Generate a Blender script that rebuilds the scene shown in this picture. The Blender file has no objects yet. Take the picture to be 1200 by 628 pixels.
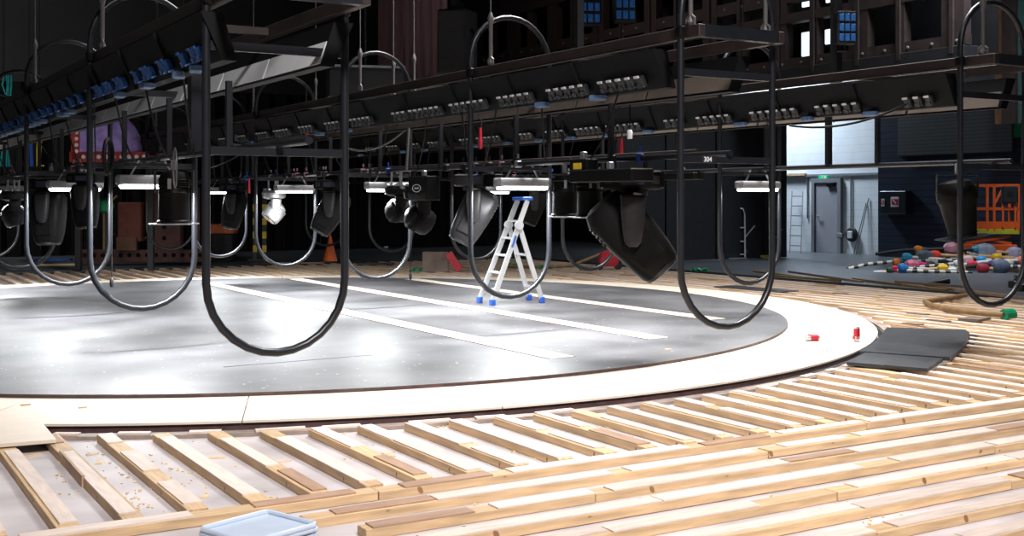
import bpy, math, random
from mathutils import Vector, Matrix
random.seed(7)
SC = bpy.context.scene
COL = SC.collection
PI = math.pi

# ------------------------------------------------------------------ camera
# stage axes: X = across the lighting rows, Y = along the lighting rows, Z up
F, HOR, EYE = 1370.0, 234.0, 1.48          # focal length (px of a 1200 px frame), horizon row, eye height
YAW = math.atan(820 / 1370)
SY, CY = math.sin(YAW), math.cos(YAW)
cam_d = bpy.data.cameras.new('camera')
cam = bpy.data.objects.new('camera', cam_d)
COL.objects.link(cam)
cam.location = (0, 0, EYE)
cam.rotation_euler = (PI / 2, 0, -YAW)
cam_d.sensor_width = 36
cam_d.lens = 36 * F / 1200
cam_d.shift_y = -(314 - HOR) / 1200
cam_d.clip_end = 200
SC.camera = cam

# ------------------------------------------------------------------ world, lights, exposure
SC.view_settings.view_transform = 'Standard'
SC.view_settings.look = 'None'
SC.view_settings.gamma = 1
SC.view_settings.use_curve_mapping = False
SC.view_settings.exposure = 0.0
SC.cycles.max_bounces = 6
SC.cycles.use_denoising = True
SC.cycles.sample_clamp_indirect = 6
w = bpy.data.worlds.new('dark hall')
SC.world = w
w.use_nodes = True
w.node_tree.nodes['Background'].inputs[0].default_value = (0.75, 0.85, 1.0, 1)
w.node_tree.nodes['Background'].inputs[1].default_value = 0.05

def area(name, loc, target, size, power, color=(1, 1, 1), spread=180, size_y=None, parent=None):
    d = bpy.data.lights.new(name, 'AREA')
    d.energy = power
    d.color = color
    d.size = size
    if size_y:
        d.shape = 'RECTANGLE'
        d.size_y = size_y
    d.spread = math.radians(spread)
    o = bpy.data.objects.new(name, d)
    COL.objects.link(o)
    o.location = loc
    o.rotation_euler = (Vector(target) - Vector(loc)).to_track_quat('-Z', 'Y').to_euler()
    return o

area('auditorium_floodlight', (0.8, -5.0, 13.0), (4.4, 6.3, 0), 2.5, 395, (1.0, 0.965, 0.965), 46)
area('stage_floodlight', (11.0, 11.0, 12.0), (8.0, 12.0, 0), 5.0, 1400, (1.0, 0.98, 0.96), 75)
area('corridor_light', (23.2, 26.5, 7.0), (24.9, 24.0, 1.4), 1.5, 420, (0.74, 0.87, 1.0), 120)
area('gallery_fill', (13.0, 25.0, 12.5), (20.0, 25.0, 6.0), 2.0, 140, (1.0, 0.9, 0.85), 110)  # added fill, no such lamp seen; brightens the gallery steel
area('rear_fill', (-3.0, 24.0, 13.0), (-5.0, 34.0, 4.0), 2.0, 1300, (1.0, 0.95, 0.93), 130)  # added unseen fill that lifts the pink drape and back left wall
area('side_stage_fill', (19.2, 14.0, 8.5), (20.0, 17.5, 0.2), 1.5, 420, (0.85, 0.92, 1.0), 110)  # unseen lamp added to brighten the dark side floor

# ------------------------------------------------------------------ geometry of the place from the picture
def P(px, py, Z):
    """stage point seen at a pixel, Z metres in front of the camera"""
    X = (px - 600) / F * Z
    return Vector((CY * X + SY * Z, -SY * X + CY * Z, EYE + (HOR - py) * Z / F))
def G(px, py, z=0.0):
    """stage point on a level floor of height z"""
    return P(px, py, F * (EYE - z) / (py - HOR))
def row(px, c):
    """stage y where the pixel column crosses the lighting row at x = c"""
    t = (px - 600) / F
    Z = c / (CY * t + SY)
    return -SY * t * Z + CY * Z
def rowZ(c, Z):
    X = (c - SY * Z) / CY
    return -SY * X + CY * Z
def onY(px, s):
    """stage x where the pixel column crosses the plane y = s"""
    t = (px - 600) / F
    Z = s / (CY - SY * t)
    return Z * (CY * t + SY), Z

# ------------------------------------------------------------------ mesh builder
class MB:
    def __init__(self):
        self.v, self.f, self.m = [], [], []
    def add(self, vs, fs, mi=0, M=None):
        b = len(self.v)
        for p in vs:
            p = Vector(p)
            self.v.append(M @ p if M else p)
        for q in fs:
            self.f.append([b + i for i in q])
            self.m.append(mi)
        return self
    def box(self, c, s, M=None, mi=0, taper=(1, 1), ch=0.0):
        hx, hy, hz = s[0] / 2, s[1] / 2, s[2] / 2
        if ch:
            pl = []
            for sx, sy in ((1, 1), (-1, 1), (-1, -1), (1, -1)):
                a, b2 = (sx * hx, sy * (hy - ch)), (sx * (hx - ch), sy * hy)
                pl += [a, b2] if sx * sy > 0 else [b2, a]
            n = 8
            e = ch * .7
            vs = []
            for z, k in ((-hz, e), (-hz + e, 0), (hz - e, 0), (hz, e)):
                for x, y in pl:
                    vs.append((c[0] + x - math.copysign(k, x), c[1] + y - math.copysign(k, y), c[2] + z))
            fs = [list(range(n - 1, -1, -1)), list(range(3 * n, 4 * n))]
            for r in range(3):
                for i in range(n):
                    j = (i + 1) % n
                    fs.append([r * n + i, r * n + j, (r + 1) * n + j, (r + 1) * n + i])
            return self.add(vs, fs, mi, M)
        tx, ty = taper
        vs = [(c[0] + x * hx * (tx if z > 0 else 1), c[1] + y * hy * (ty if z > 0 else 1), c[2] + z * hz)
              for z in (-1, 1) for x, y in ((-1, -1), (1, -1), (1, 1), (-1, 1))]
        fs = [[3, 2, 1, 0], [4, 5, 6, 7], [0, 1, 5, 4], [1, 2, 6, 5], [2, 3, 7, 6], [3, 0, 4, 7]]
        return self.add(vs, fs, mi, M)
    def tube(self, pts, r, n=8, closed=False, M=None, mi=0, caps=True):
        pts = [Vector(p) for p in pts]
        N = len(pts)
        rs = r if isinstance(r, (list, tuple)) else [r] * N
        vs, fs = [], []
        up = None
        for i in range(N):
            a = pts[(i - 1) % N] if (closed or i > 0) else pts[i]
            b = pts[(i + 1) % N] if (closed or i < N - 1) else pts[i]
            d = (b - a).normalized()
            if up is None:
                ref = Vector((0, 0, 1)) if abs(d.z) < .9 else Vector((1, 0, 0))
                up = (ref - d * ref.dot(d)).normalized()
            else:
                up = up - d * up.dot(d)
                up = up.normalized() if up.length > 1e-6 else d.orthogonal().normalized()
            sd = d.cross(up)
            for k in range(n):
                a2 = 2 * PI * k / n
                vs.append(pts[i] + (up * math.cos(a2) + sd * math.sin(a2)) * rs[i])
        for i in range(N if closed else N - 1):
            j = (i + 1) % N
            for k in range(n):
                l = (k + 1) % n
                fs.append([i * n + k, i * n + l, j * n + l, j * n + k])
        if not closed and caps:
            fs.append([k for k in range(n - 1, -1, -1)])
            fs.append([(N - 1) * n + k for k in range(n)])
        return self.add(vs, fs, mi, M)
    def bar(self, a, b, w, h, mi=0, M=None):
        """rectangular bar from a to b, w sideways, h upwards"""
        a, b = Vector(a), Vector(b)
        d = (b - a).normalized()
        ref = Vector((0, 0, 1)) if abs(d.z) < .95 else Vector((0, 1, 0))
        sd = d.cross(ref).normalized()
        up = sd.cross(d)
        vs = []
        for p in (a, b):
            for x, y in ((-1, -1), (1, -1), (1, 1), (-1, 1)):
                vs.append(p + sd * x * w / 2 + up * y * h / 2)
        return self.add(vs, [[0, 1, 2, 3], [7, 6, 5, 4], [4, 5, 1, 0], [5, 6, 2, 1], [6, 7, 3, 2], [7, 4, 0, 3]], mi, M)
    def lathe(self, prof, n=20, M=None, mi=0):
        """profile [(r, z)], around local z"""
        vs, fs = [], []
        for r, z in prof:
            for k in range(n):
                a = 2 * PI * k / n
                vs.append((r * math.cos(a), r * math.sin(a), z))
        for i in range(len(prof) - 1):
            for k in range(n):
                l = (k + 1) % n
                fs.append([i * n + k, i * n + l, (i + 1) * n + l, (i + 1) * n + k])
        fs.append(list(range(n - 1, -1, -1)))
        fs.append([(len(prof) - 1) * n + k for k in range(n)])
        return self.add(vs, fs, mi, M)
    def loft(self, secs, n=24, M=None, mi=0):
        """sections [(z, rx, ry, exponent, dy)] of super-ellipses along z"""
        vs, fs = [], []
        for z, rx, ry, e, dy in secs:
            for k in range(n):
                a = 2 * PI * k / n
                ca, sa = math.cos(a), math.sin(a)
                vs.append((math.copysign(abs(ca) ** (2 / e), ca) * rx, math.copysign(abs(sa) ** (2 / e), sa) * ry + dy, z))
        for i in range(len(secs) - 1):
            for k in range(n):
                l = (k + 1) % n
                fs.append([i * n + k, i * n + l, (i + 1) * n + l, (i + 1) * n + k])
        fs.append(list(range(n - 1, -1, -1)))
        fs.append([(len(secs) - 1) * n + k for k in range(n)])
        return self.add(vs, fs, mi, M)
    def prism(self, poly, z0, z1, M=None, mi=0, mi_side=None):
        n = len(poly)
        vs = [(x, y, z0) for x, y in poly] + [(x, y, z1) for x, y in poly]
        self.add(vs, [list(range(n - 1, -1, -1)), list(range(n, 2 * n))], mi, M)
        b = len(self.v) - 2 * n
        for i in range(n):
            j = (i + 1) % n
            self.f.append([b + i, b + j, b + n + j, b + n + i])
            self.m.append(mi if mi_side is None else mi_side)
        return self
    def mesh(self, name, mats, smooth=False):
        me = bpy.data.meshes.new(name)
        me.from_pydata([tuple(p) for p in self.v], [], self.f)
        for m in (mats if isinstance(mats, (list, tuple)) else [mats]):
            me.materials.append(m)
        me.polygons.foreach_set('material_index', self.m)
        if smooth:
            me.polygons.foreach_set('use_smooth', [True] * len(me.polygons))
        me.update()
        import bmesh
        bm = bmesh.new()
        bm.from_mesh(me)
        bmesh.ops.recalc_face_normals(bm, faces=bm.faces)
        if smooth:
            for e in bm.edges:
                if len(e.link_faces) == 2 and e.calc_face_angle(0) > 0.7:
                    e.smooth = False
        bm.to_mesh(me)
        bm.free()
        return me
    def build(self, name, mats, parent=None, smooth=False, loc=None, rot=None):
        return link(name, self.mesh(name, mats, smooth), parent, loc, rot)

def link(name, me, parent=None, loc=None, rot=None):
    o = bpy.data.objects.new(name, me)
    COL.objects.link(o)
    if parent:
        o.parent = parent
    if loc is not None:
        o.location = loc
    if rot is not None:
        o.rotation_euler = rot
    return o
def tag(o, label, cat, group=None, kind=None):
    o['label'] = label
    o['category'] = cat
    if group:
        o['group'] = group
    if kind:
        o['kind'] = kind
    return o
def thing(name, label, cat, loc=(0, 0, 0), rot=(0, 0, 0), group=None):
    o = bpy.data.objects.new(name, None)
    o.empty_display_size = .1
    COL.objects.link(o)
    o.location = loc
    o.rotation_euler = rot
    return tag(o, label, cat, group)
def struct(o):
    o['kind'] = 'structure'
    return o
def copy_tree(o, parent=None):
    c = o.copy()
    COL.objects.link(c)
    if parent:
        c.parent = parent
    for ch in [x for x in o.children]:
        copy_tree(ch, c)
    return c
ONES = 'first second third fourth fifth sixth seventh eighth ninth tenth eleventh twelfth thirteenth fourteenth fifteenth sixteenth seventeenth eighteenth nineteenth'.split()
def nth(i):
    if i < 20:
        return ONES[i - 1]
    t = {2: ('twenty', 'twentieth'), 3: ('thirty', 'thirtieth'), 4: ('forty', 'fortieth'), 5: ('fifty', 'fiftieth')}[i // 10]
    return t[1] if i % 10 == 0 else t[0] + '-' + ONES[i % 10 - 1]
def R(axis, deg):
    return Matrix.Rotation(math.radians(deg), 4, axis)
def T(x, y, z):
    return Matrix.Translation((x, y, z))

# ------------------------------------------------------------------ materials
def mat(name, col, rough=.5, metal=0., var=.25, scale=6., bump=0., stretch=(1, 1, 1), emit=0., rand=0., spec=.5, spots=None):
    m = bpy.data.materials.new(name)
    m.use_nodes = True
    nt = m.node_tree
    b = nt.nodes['Principled BSDF']
    b.inputs['Roughness'].default_value = rough
    b.inputs['Metallic'].default_value = metal
    b.inputs['Specular IOR Level'].default_value = spec
    tc = nt.nodes.new('ShaderNodeTexCoord')
    mp = nt.nodes.new('ShaderNodeMapping')
    mp.inputs['Scale'].default_value = stretch
    nt.links.new(tc.outputs['Object'], mp.inputs['Vector'])
    nz = nt.nodes.new('ShaderNodeTexNoise')
    nz.inputs['Scale'].default_value = scale
    nz.inputs['Detail'].default_value = 5
    nt.links.new(mp.outputs[0], nz.inputs['Vector'])
    rp = nt.nodes.new('ShaderNodeValToRGB')
    rp.color_ramp.elements[0].position = .3
    rp.color_ramp.elements[1].position = .7
    rp.color_ramp.elements[0].color = tuple(c * (1 - var) for c in col) + (1,)
    rp.color_ramp.elements[1].color = tuple(min(1, c * (1 + var * .6)) for c in col) + (1,)
    nt.links.new(nz.outputs['Fac'], rp.inputs[0])
    out = rp.outputs[0]
    if rand:
        oi = nt.nodes.new('ShaderNodeObjectInfo')
        mr = nt.nodes.new('ShaderNodeMapRange')
        mr.inputs[3].default_value = 1 - rand
        mr.inputs[4].default_value = 1 + rand * .5
        nt.links.new(oi.outputs['Random'], mr.inputs[0])
        mx = nt.nodes.new('ShaderNodeVectorMath')
        mx.operation = 'SCALE'
        nt.links.new(out, mx.inputs[0])
        nt.links.new(mr.outputs[0], mx.inputs['Scale'])
        out = mx.outputs[0]
    if spots:
        sc, lo, c2 = spots
        n2 = nt.nodes.new('ShaderNodeTexNoise')
        n2.inputs['Scale'].default_value = sc
        n2.inputs['Detail'].default_value = 2
        nt.links.new(tc.outputs['Object'], n2.inputs['Vector'])
        r2 = nt.nodes.new('ShaderNodeValToRGB')
        r2.color_ramp.elements[0].position = lo
        r2.color_ramp.elements[1].position = lo + .03
        nt.links.new(n2.outputs['Fac'], r2.inputs[0])
        mi = nt.nodes.new('ShaderNodeMix')
        mi.data_type = 'RGBA'
        nt.links.new(r2.outputs[0], mi.inputs[0])
        nt.links.new(out, mi.inputs[6])
        mi.inputs[7].default_value = c2 + (1,)
        out = mi.outputs[2]
    nt.links.new(out, b.inputs['Base Color'])
    if bump:
        bp = nt.nodes.new('ShaderNodeBump')
        bp.inputs['Strength'].default_value = bump
        bp.inputs['Distance'].default_value = .01
        nt.links.new(nz.outputs['Fac'], bp.inputs['Height'])
        nt.links.new(bp.outputs[0], b.inputs['Normal'])
    if emit:
        b.inputs['Emission Color'].default_value = tuple(col) + (1,)
        b.inputs['Emission Strength'].default_value = emit
    return m
def bands(m, axis, period, width, dark, bump=.4):
    """regular joints (boards, courses) across one object axis, multiplied into the base colour as painted joints"""
    nt = m.node_tree
    b = nt.nodes['Principled BSDF']
    src = b.inputs['Base Color'].links[0].from_socket
    tc = nt.nodes.new('ShaderNodeTexCoord')
    sx = nt.nodes.new('ShaderNodeSeparateXYZ')
    nt.links.new(tc.outputs['Object'], sx.inputs[0])
    d = nt.nodes.new('ShaderNodeMath'); d.operation = 'DIVIDE'
    d.inputs[1].default_value = period
    nt.links.new(sx.outputs[axis], d.inputs[0])
    fr = nt.nodes.new('ShaderNodeMath'); fr.operation = 'FRACT'
    nt.links.new(d.outputs[0], fr.inputs[0])
    lt = nt.nodes.new('ShaderNodeMath'); lt.operation = 'LESS_THAN'
    lt.inputs[1].default_value = width / period
    nt.links.new(fr.outputs[0], lt.inputs[0])
    mi = nt.nodes.new('ShaderNodeMix'); mi.data_type = 'RGBA'
    nt.links.new(lt.outputs[0], mi.inputs[0])
    nt.links.new(src, mi.inputs[6])
    mi.inputs[7].default_value = dark + (1,)
    nt.links.new(mi.outputs[2], b.inputs['Base Color'])
    return m

WOOD = mat('sawn pine', (.57, .385, .215), .6, var=.25, scale=3, stretch=(1.2, 14, 14), rand=.18, bump=.15, spots=(11, .735, (.22, .11, .05)))
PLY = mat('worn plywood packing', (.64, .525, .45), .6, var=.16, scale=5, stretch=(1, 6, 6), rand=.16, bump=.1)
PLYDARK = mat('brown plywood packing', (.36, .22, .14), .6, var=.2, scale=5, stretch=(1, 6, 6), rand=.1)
RINGPLY = mat('pale plywood', (.66, .57, .47), .55, var=.07, scale=1.5, stretch=(1, 3, 1))
OFFCUT = mat('plywood offcut', (.62, .46, .30), .6, var=.2, scale=8, rand=.2)
SHAVE = mat('wood shavings', (.66, .48, .22), .7, var=.3, scale=30)
DISC = mat('grey stage board', (.098, .098, .104), .48, var=.55, scale=.9, spots=(15, .70, (.42, .42, .42)), spec=.5)
PIT = mat('grey subfloor', (.50, .455, .455), .6, var=.32, scale=1.6, stretch=(1, 1, 1), spots=(5, .70, (.48, .40, .32)))
FLOORM = mat('dark stage floor', (.078, .088, .10), .38, var=.2, scale=1.2)
SKIRT = mat('brown steel skirt', (.07, .036, .034), .5, var=.4, scale=12)
BLKPANEL = mat('black ramp board', (.035, .037, .042), .45, var=.35, scale=5, spots=(14, .70, (.10, .10, .10)))
BLACK = mat('black paint', (.012, .012, .014), .45, var=.3, scale=8)
BLACKM = mat('matt black cloth', (.006, .006, .0065), .9, var=.3, scale=3, spec=.1)
TUBE = mat('black painted tube', (.010, .011, .014), .36, var=.2, scale=9, spec=.45)
STEELBRN = mat('brown painted steel', (.022, .013, .012), .55, var=.35, scale=5)
RUST = mat('rust red steel', (.065, .018, .012), .6, var=.4, scale=6)
REDST = mat('red painted steel', (.34, .035, .025), .45, var=.3, scale=6)
SILVER = mat('bare aluminium', (.62, .63, .65), .3, .85, var=.1, scale=12)
ALU = mat('white aluminium', (.50, .51, .52), .35, .3, var=.05, scale=12)
BLUEP = mat('blue plastic', (.02, .09, .42), .4, var=.15)
PALELIT = mat('pale grey and lit tray', (.60, .61, .62), .5, var=.12, scale=3)  # lamplight on the near tray put into colour; also plain pale parts
TRAYLIT = mat('beige lit tray', (.10, .08, .065), .5, var=.2, scale=3)  # dimmer lamplight on the other trays put into the colour
STRIP = mat('dark grey tray', (.0060, .0062, .0068), .6, var=.2, scale=4, spec=.12)
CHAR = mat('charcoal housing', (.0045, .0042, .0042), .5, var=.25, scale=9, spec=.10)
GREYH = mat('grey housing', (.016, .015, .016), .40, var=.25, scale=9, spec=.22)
LENS = mat('lens glass', (.03, .035, .05), .05, var=.1, spec=.8)
TAG = mat('white label', (.70, .70, .72), .6, var=.1)
SOCKSHEEN = mat('blue sheen socket', (.03, .10, .30), .25, .3, var=.3, scale=20)  # blue glints on dark sockets put into the base colour
PLUG = mat('blue grey plug', (.10, .17, .30), .4, var=.2, scale=20)
TUBEGLOW = mat('fluorescent tube', (1, .99, .96), .5, var=0, emit=9)
LAMPH = mat('lamp tray', (.22, .22, .23), .4, var=.12)
CABLE = mat('black cable', (.005, .005, .005), .7, var=.1, spec=.2)
GREYCABLE = mat('grey cable', (.09, .085, .08), .5, var=.1)
WIRE = mat('steel wire', (.11, .10, .10), .55, .2, var=.1)
HALL = mat('dark hall wall', (.020, .021, .023), .7, var=.2, scale=.7)
PINK = mat('dusty pink drape', (.23, .13, .145), .85, var=.15, scale=3, stretch=(6, 6, .3))
WHITEW = mat('white brick wall', (.72, .76, .80), .6, var=.05, scale=3)
bands(WHITEW, 2, .2, .012, (.60, .63, .67))
CLAD = mat('dark blue cladding', (.019, .027, .052), .38, var=.4, scale=2.5, stretch=(1, .4, 6))
bands(CLAD, 2, .17, .03, (.010, .012, .018))
DOORM = mat('grey door', (.30, .30, .34), .5, var=.05)
DOORF = mat('door frame grey', (.20, .21, .23), .5, var=.05)
ORANGE = mat('orange lift paint', (.56, .085, .012), .4, var=.12)
YELG = mat('yellow green lift deck', (.36, .36, .02), .5, var=.15)
PURPLE = mat('purple fabric', (.34, .25, .62), .75, var=.4, scale=5)
GREENS = mat('green sign', (.0, .45, .16), .5, var=0, emit=.5)
GREEN = mat('green plastic', (.0, .22, .09), .4, var=.2)
TEAL = mat('teal rope', (.0, .20, .20), .6, var=.3)
YEL = mat('yellow paint', (.70, .48, .02), .5, var=.1)
REDP = mat('red plastic', (.50, .02, .04), .4, var=.15)
BIN = mat('pale blue plastic', (.50, .57, .68), .35, var=.06)
BROWNP = mat('brown tube wood', (.24, .135, .05), .55, var=.3, scale=8)
BOARDB = mat('brown board', (.17, .12, .09), .6, var=.2)
FIXBLUE = mat('blue lamp panes', (.03, .13, .38), .2, var=.3, scale=20, emit=.10)
LITWALL = mat('glowing wall beyond opening', (.86, .93, 1.0), .5, var=0, emit=1.1)

# ------------------------------------------------------------------ setting: floors and walls
DC, RD, RO = (5.25, 15.0), 6.69, 7.70            # turntable centre, disc radius, ring radius
PX1, PY0, PY1 = 16.0, -1.0, 26.4                 # the opened floor (pit) edges
ZT, ZP, ZF = -.05, -.099, -.03                    # joist tops, pit floor, stage floor
floor_pit = MB().box(((PX1 - 9) / 2, (PY0 + PY1) / 2, ZP - .05), (PX1 + 9, PY1 - PY0, .1)).build('floor_pit', PIT)
struct(floor_pit)
fl = MB()
fl.box(((PX1 + 30) / 2, 20, ZF - .1), (30 - PX1, 48, .2))
fl.box(((PX1 - 24) / 2, (PY1 + 44) / 2, ZF - .1), (PX1 + 24, 44 - PY1, .2))
struct(fl.build('floor', FLOORM))
e = MB()
e.box((PX1 - .02, (PY1 + 2) / 2, -.075), (.08, PY1 - 2, .11))
e.box(((PX1 - 9) / 2, PY1 - .02, -.075), (PX1 + 9, .08, .11))
struct(e.build('trim_1', BLACK))
WR = 24.9
s0, s1 = row(1029, WR - .5), row(921, WR)              # opening with the white wall
wr = MB()
wr.box((WR - .25, s0 / 2, 2.1), (.5, s0, 4.3))
struct(wr.build('wall_right', CLAD))
wr2 = MB()
wr2.box((WR + .9, 20, 7.5), (.5, 44, 15.2))
struct(wr2.build('wall_right_upper', HALL))
ww = MB()
ww.box((WR + .25, (s0 + s1 + 4) / 2 + .6, 2.6), (.5, s1 - s0 + 5.0, 5.4))
struct(ww.build('wall_corridor', WHITEW))
wb = MB().box((0, 43.6, 7), (60, .5, 14.4))
struct(wb.build('wall_back', HALL))
ce = MB().box((0, 20, 14.3), (60, 50, .3))
struct(ce.build('ceiling', BLACKM))

# door, exit sign, frame in the white corridor wall
def onwall(px, py, c=WR):
    t = (px - 600) / F
    Z = c / (CY * t + SY)
    return -SY * t * Z + CY * Z, EYE + (HOR - py) * Z / F
d0, _ = onwall(984, 250); d1, _ = onwall(957, 250)
dtop = onwall(970, 214)[1]
door = MB().box((WR - .03, (d0 + d1) / 2, (dtop + ZF) / 2), (.06, d1 - d0, dtop - ZF), ch=.01).build('door_1', DOORM)
struct(door)
fr = MB()
for y in (d0 - .06, d1 + .06):
    fr.box((WR - .05, y, (dtop + .12 + ZF) / 2), (.1, .12, dtop + .12 - ZF))
fr.box((WR - .05, (d0 + d1) / 2, dtop + .06), (.1, d1 - d0, .12))
fr.build('door_frame', DOORF, door)
MB().tube([(WR - .06, d1 - .1, 1.02), (WR - .12, d1 - .1, 1.02), (WR - .12, d1 - .26, 1.02)], .016).build('door_handle', SILVER, door)
MB().box((WR - .09, (d0 + d1) / 2 - .2, dtop - .08), (.07, .3, .07)).build('door_closer', CHAR, door)
ye, ze = onwall(966, 209)
ex = tag(MB().box((WR - .03, ye, ze), (.06, .36, .17), ch=.01).build('exit_sign', GREENS), 'small green emergency exit sign above the grey door', 'exit sign')
pm = MB()   # running figure, doorway and arrow
xs = WR - .066
pm.box((xs, ye + .02, ze + .05), (.008, .03, .03))
pm.bar((xs, ye + .02, ze + .03), (xs, ye + .03, ze - .02), .03, .008)
pm.bar((xs, ye + .03, ze - .02), (xs, ye + .07, ze - .06), .018, .008)
pm.bar((xs, ye + .03, ze - .02), (xs, ye - .01, ze - .06), .018, .008)
pm.bar((xs, ye + .02, ze + .02), (xs, ye - .03, ze + .0), .014, .008)
pm.box((xs, ye - .10, ze), (.008, .08, .12))
pm.build('pictogram', TAG, ex)
# strip of white trunking + pipes on that wall
yb, zb = onwall(945, 207)
tk = MB()
tk.box((WR - .03, (s0 + s1) / 2, onwall(970, 205)[1]), (.05, s1 - s0 + .6, .06))
struct(tk.build('trim_2', DOORF))
for i, (px, top, bot) in enumerate(((947, 208, 256), (998, 208, 272))):
    y, zt = onwall(px, top)
    zb2 = onwall(px, bot)[1]
    struct(MB().tube([(WR - .03, y, zt), (WR - .03, y, zb2)], .02).build('trim_%d' % (3 + i), DOORF))
y, z = onwall(1000, 275)
hr = thing('wall_telephone', 'round black unit with a pale cover on the white wall right of the door', 'telephone', (WR, y, z))
MB().lathe([(.16, 0), (.20, .03), (.20, .09), (.15, .12)], 20, R('Y', -90)).build('housing', BLACK, hr, True)
MB().box((-.13, 0, 0), (.05, .2, .2), ch=.02).build('cover', PALELIT, hr)
MB().box((-.06, .42, -.02), (.10, .22, .12), ch=.01).build('bracket', LAMPH, hr)
MB().box((-.02, .52, .68), (.02, .12, .15)).build('switch_plate', TAG, hr)

# ladder leaning at the white wall
y, _ = onwall(939, 260, WR - .3)
la = thing('leaning_ladder', 'aluminium ladder leaning on the white wall left of the grey door', 'ladder', (WR - .5, y, ZF))
for side in (-.22, .22):
    MB().bar((-.35, side - .32, 0), (.32, side + .28, 1.75), .03, .06).build('rail', LAMPH, la)
for k in range(6):
    f = (k + .7) / 6.2
    MB().bar((-.35 + .67 * f, -.22 - .32 + .6 * f, 1.75 * f), (-.35 + .67 * f, .22 - .32 + .6 * f, 1.75 * f), .03, .025).build('rung', LAMPH, la)
for k, px in enumerate((1017, 1014)):
    y, zt = onwall(px, 232 + 6 * k)
    o = MB().bar((WR - .22, y + .22, ZF), (WR - .02, y - .05, zt), .018, .018).build('leaning_batten', [GREYCABLE])
    tag(o, ('long' if k == 0 else 'short') + ' thin batten leaning on the right end of the white wall', 'batten')
y, z = onwall(930, 204)
tag(MB().box((WR - .06, y, z - .02), (.1, 1.1, .07)).build('lumber_plank', OFFCUT), 'pale plank fixed on the white wall above the leaning ladder', 'plank')

# fire cabinet on the blue wall
y0, z0 = onwall(1070, 251, WR - .5); y1, z1 = onwall(1039, 224, WR - .5)
fc = thing('fire_cabinet', 'dark wall cabinet with red and white pictogram labels on the blue wall', 'cabinet', (WR - .5, (y0 + y1) / 2, (z0 + z1) / 2))
MB().box((-.145, 0, 0), (.28, abs(y1 - y0), z1 - z0), ch=.02).build('body', CLAD and mat('blue black cabinet', (.010, .013, .020), .4), fc)
def wallsign(parent, dy, dz, wy, wz):
    s = MB()
    s.box((-.285, dy, dz), (.01, wy, wz), mi=0)
    s.box((-.292, dy, dz), (.008, wy * .8, wz * .55), mi=1)
    s.bar((-.298, dy - wy * .2, dz - wz * .15), (-.298, dy + wy * .2, dz + wz * .2), .006, wz * .12, 0)
    s.build('pictogram_label', [TAG, REDP], parent)
wallsign(fc, (y0 - y1) * .10, .02, .26, .26)
wallsign(fc, -(y0 - y1) * .35, .0, .11, .20)
y, z = onwall(1187, 153, WR - .5)
gs = thing('safety_sign', 'green round-cornered safety sign high on the wall at the right edge', 'sign', (WR - .5, y, z))
MB().box((-.03, 0, 0), (.06, .46, .34), ch=.03).build('plate', GREEN, gs)
MB().tube([(-.07, .09 + .09 * math.cos(a), .09 * math.sin(a)) for a in [k * PI / 8 for k in range(16)]], .018, 6, True).build('ring_mark', BLACK, gs)
MB().bar((-.07, .03, -.06), (-.07, .15, .06), .03, .02).build('slash_mark', BLACK, gs)
# big flat panel on the upper blue wall
y0, z0 = onwall(1190, 178, WR - .5); y1, z1 = onwall(1055, 124, WR - .5)
tag(MB().box((WR - .56, (y0 + y1) / 2, (z0 + z1) / 2 + .1), (.1, abs(y1 - y0), z1 - z0 + .2), ch=.02).build('acoustic_panel', bands(mat('ribbed dark panel', (.022, .024, .028), .6), 2, .09, .03, (.008, .008, .01))), 'wide dark ribbed panel on the blue wall above the fire cabinet', 'panel')

# black masking flats at the right rear and behind the left rig
mk = MB()
x0, x1 = onY(717, 22.6)[0], onY(921, 22.6)[0]
nseg = 7
for i in range(nseg):
    a = x0 + (x1 - x0) * i / nseg
    mk.box((a + (x1 - x0) / nseg / 2, 22.6 + (.04 if i % 2 else 0), 2.03), ((x1 - x0) / nseg - .02, .08, 4.1))
struct(mk.build('wall_masking', BLACK))
bk = MB()
for i in range(30):
    a = -14 + i * 1.13
    bk.add([(a + .16 * k, 33.2 + .10 * math.sin(k * 2.1 + i), z) for k in range(8) for z in (0, 4.6)],
           [[2 * k, 2 * k + 2, 2 * k + 3, 2 * k + 1] for k in range(7)])
mdf = bk.build('wall_drape', BLACKM)
struct(mdf)
sol = mdf.modifiers.new('thick', 'SOLIDIFY'); sol.thickness = .02
# grey panelled upper left wall
gw = MB()
for i in range(9):
    gw.box((-22 + i * 2.45, 40.0, 8.5), (2.42, .2, 7.4), ch=.03)
    gw.box((-22 + i * 2.45, 39.88, 9.0), (1.6, .06, 4.2), ch=.02)
struct(gw.build('wall_left_panels', mat('grey scenery wall', (.060, .063, .066), .7, var=.15, scale=1)))
# dusty pink drapes
cx0, cZ = onY(443, 31.0)
cx1, _ = onY(523, 31.0)
pk = MB()
nk = 46
pk.add([(cx0 + (cx1 - cx0) * k / nk, 31 + .07 * math.sin(k * .9) + .04 * math.sin(k * 2.3), z) for k in range(nk + 1) for z in (3.2, 10.5)],
       [[2 * k, 2 * k + 2, 2 * k + 3, 2 * k + 1] for k in range(nk)])
pko = pk.build('stage_drape', PINK, smooth=True)
sol = pko.modifiers.new('thick', 'SOLIDIFY'); sol.thickness = .02
tag(pko, 'dusty pink drape hanging in folds behind the loudspeaker', 'drape')

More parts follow.
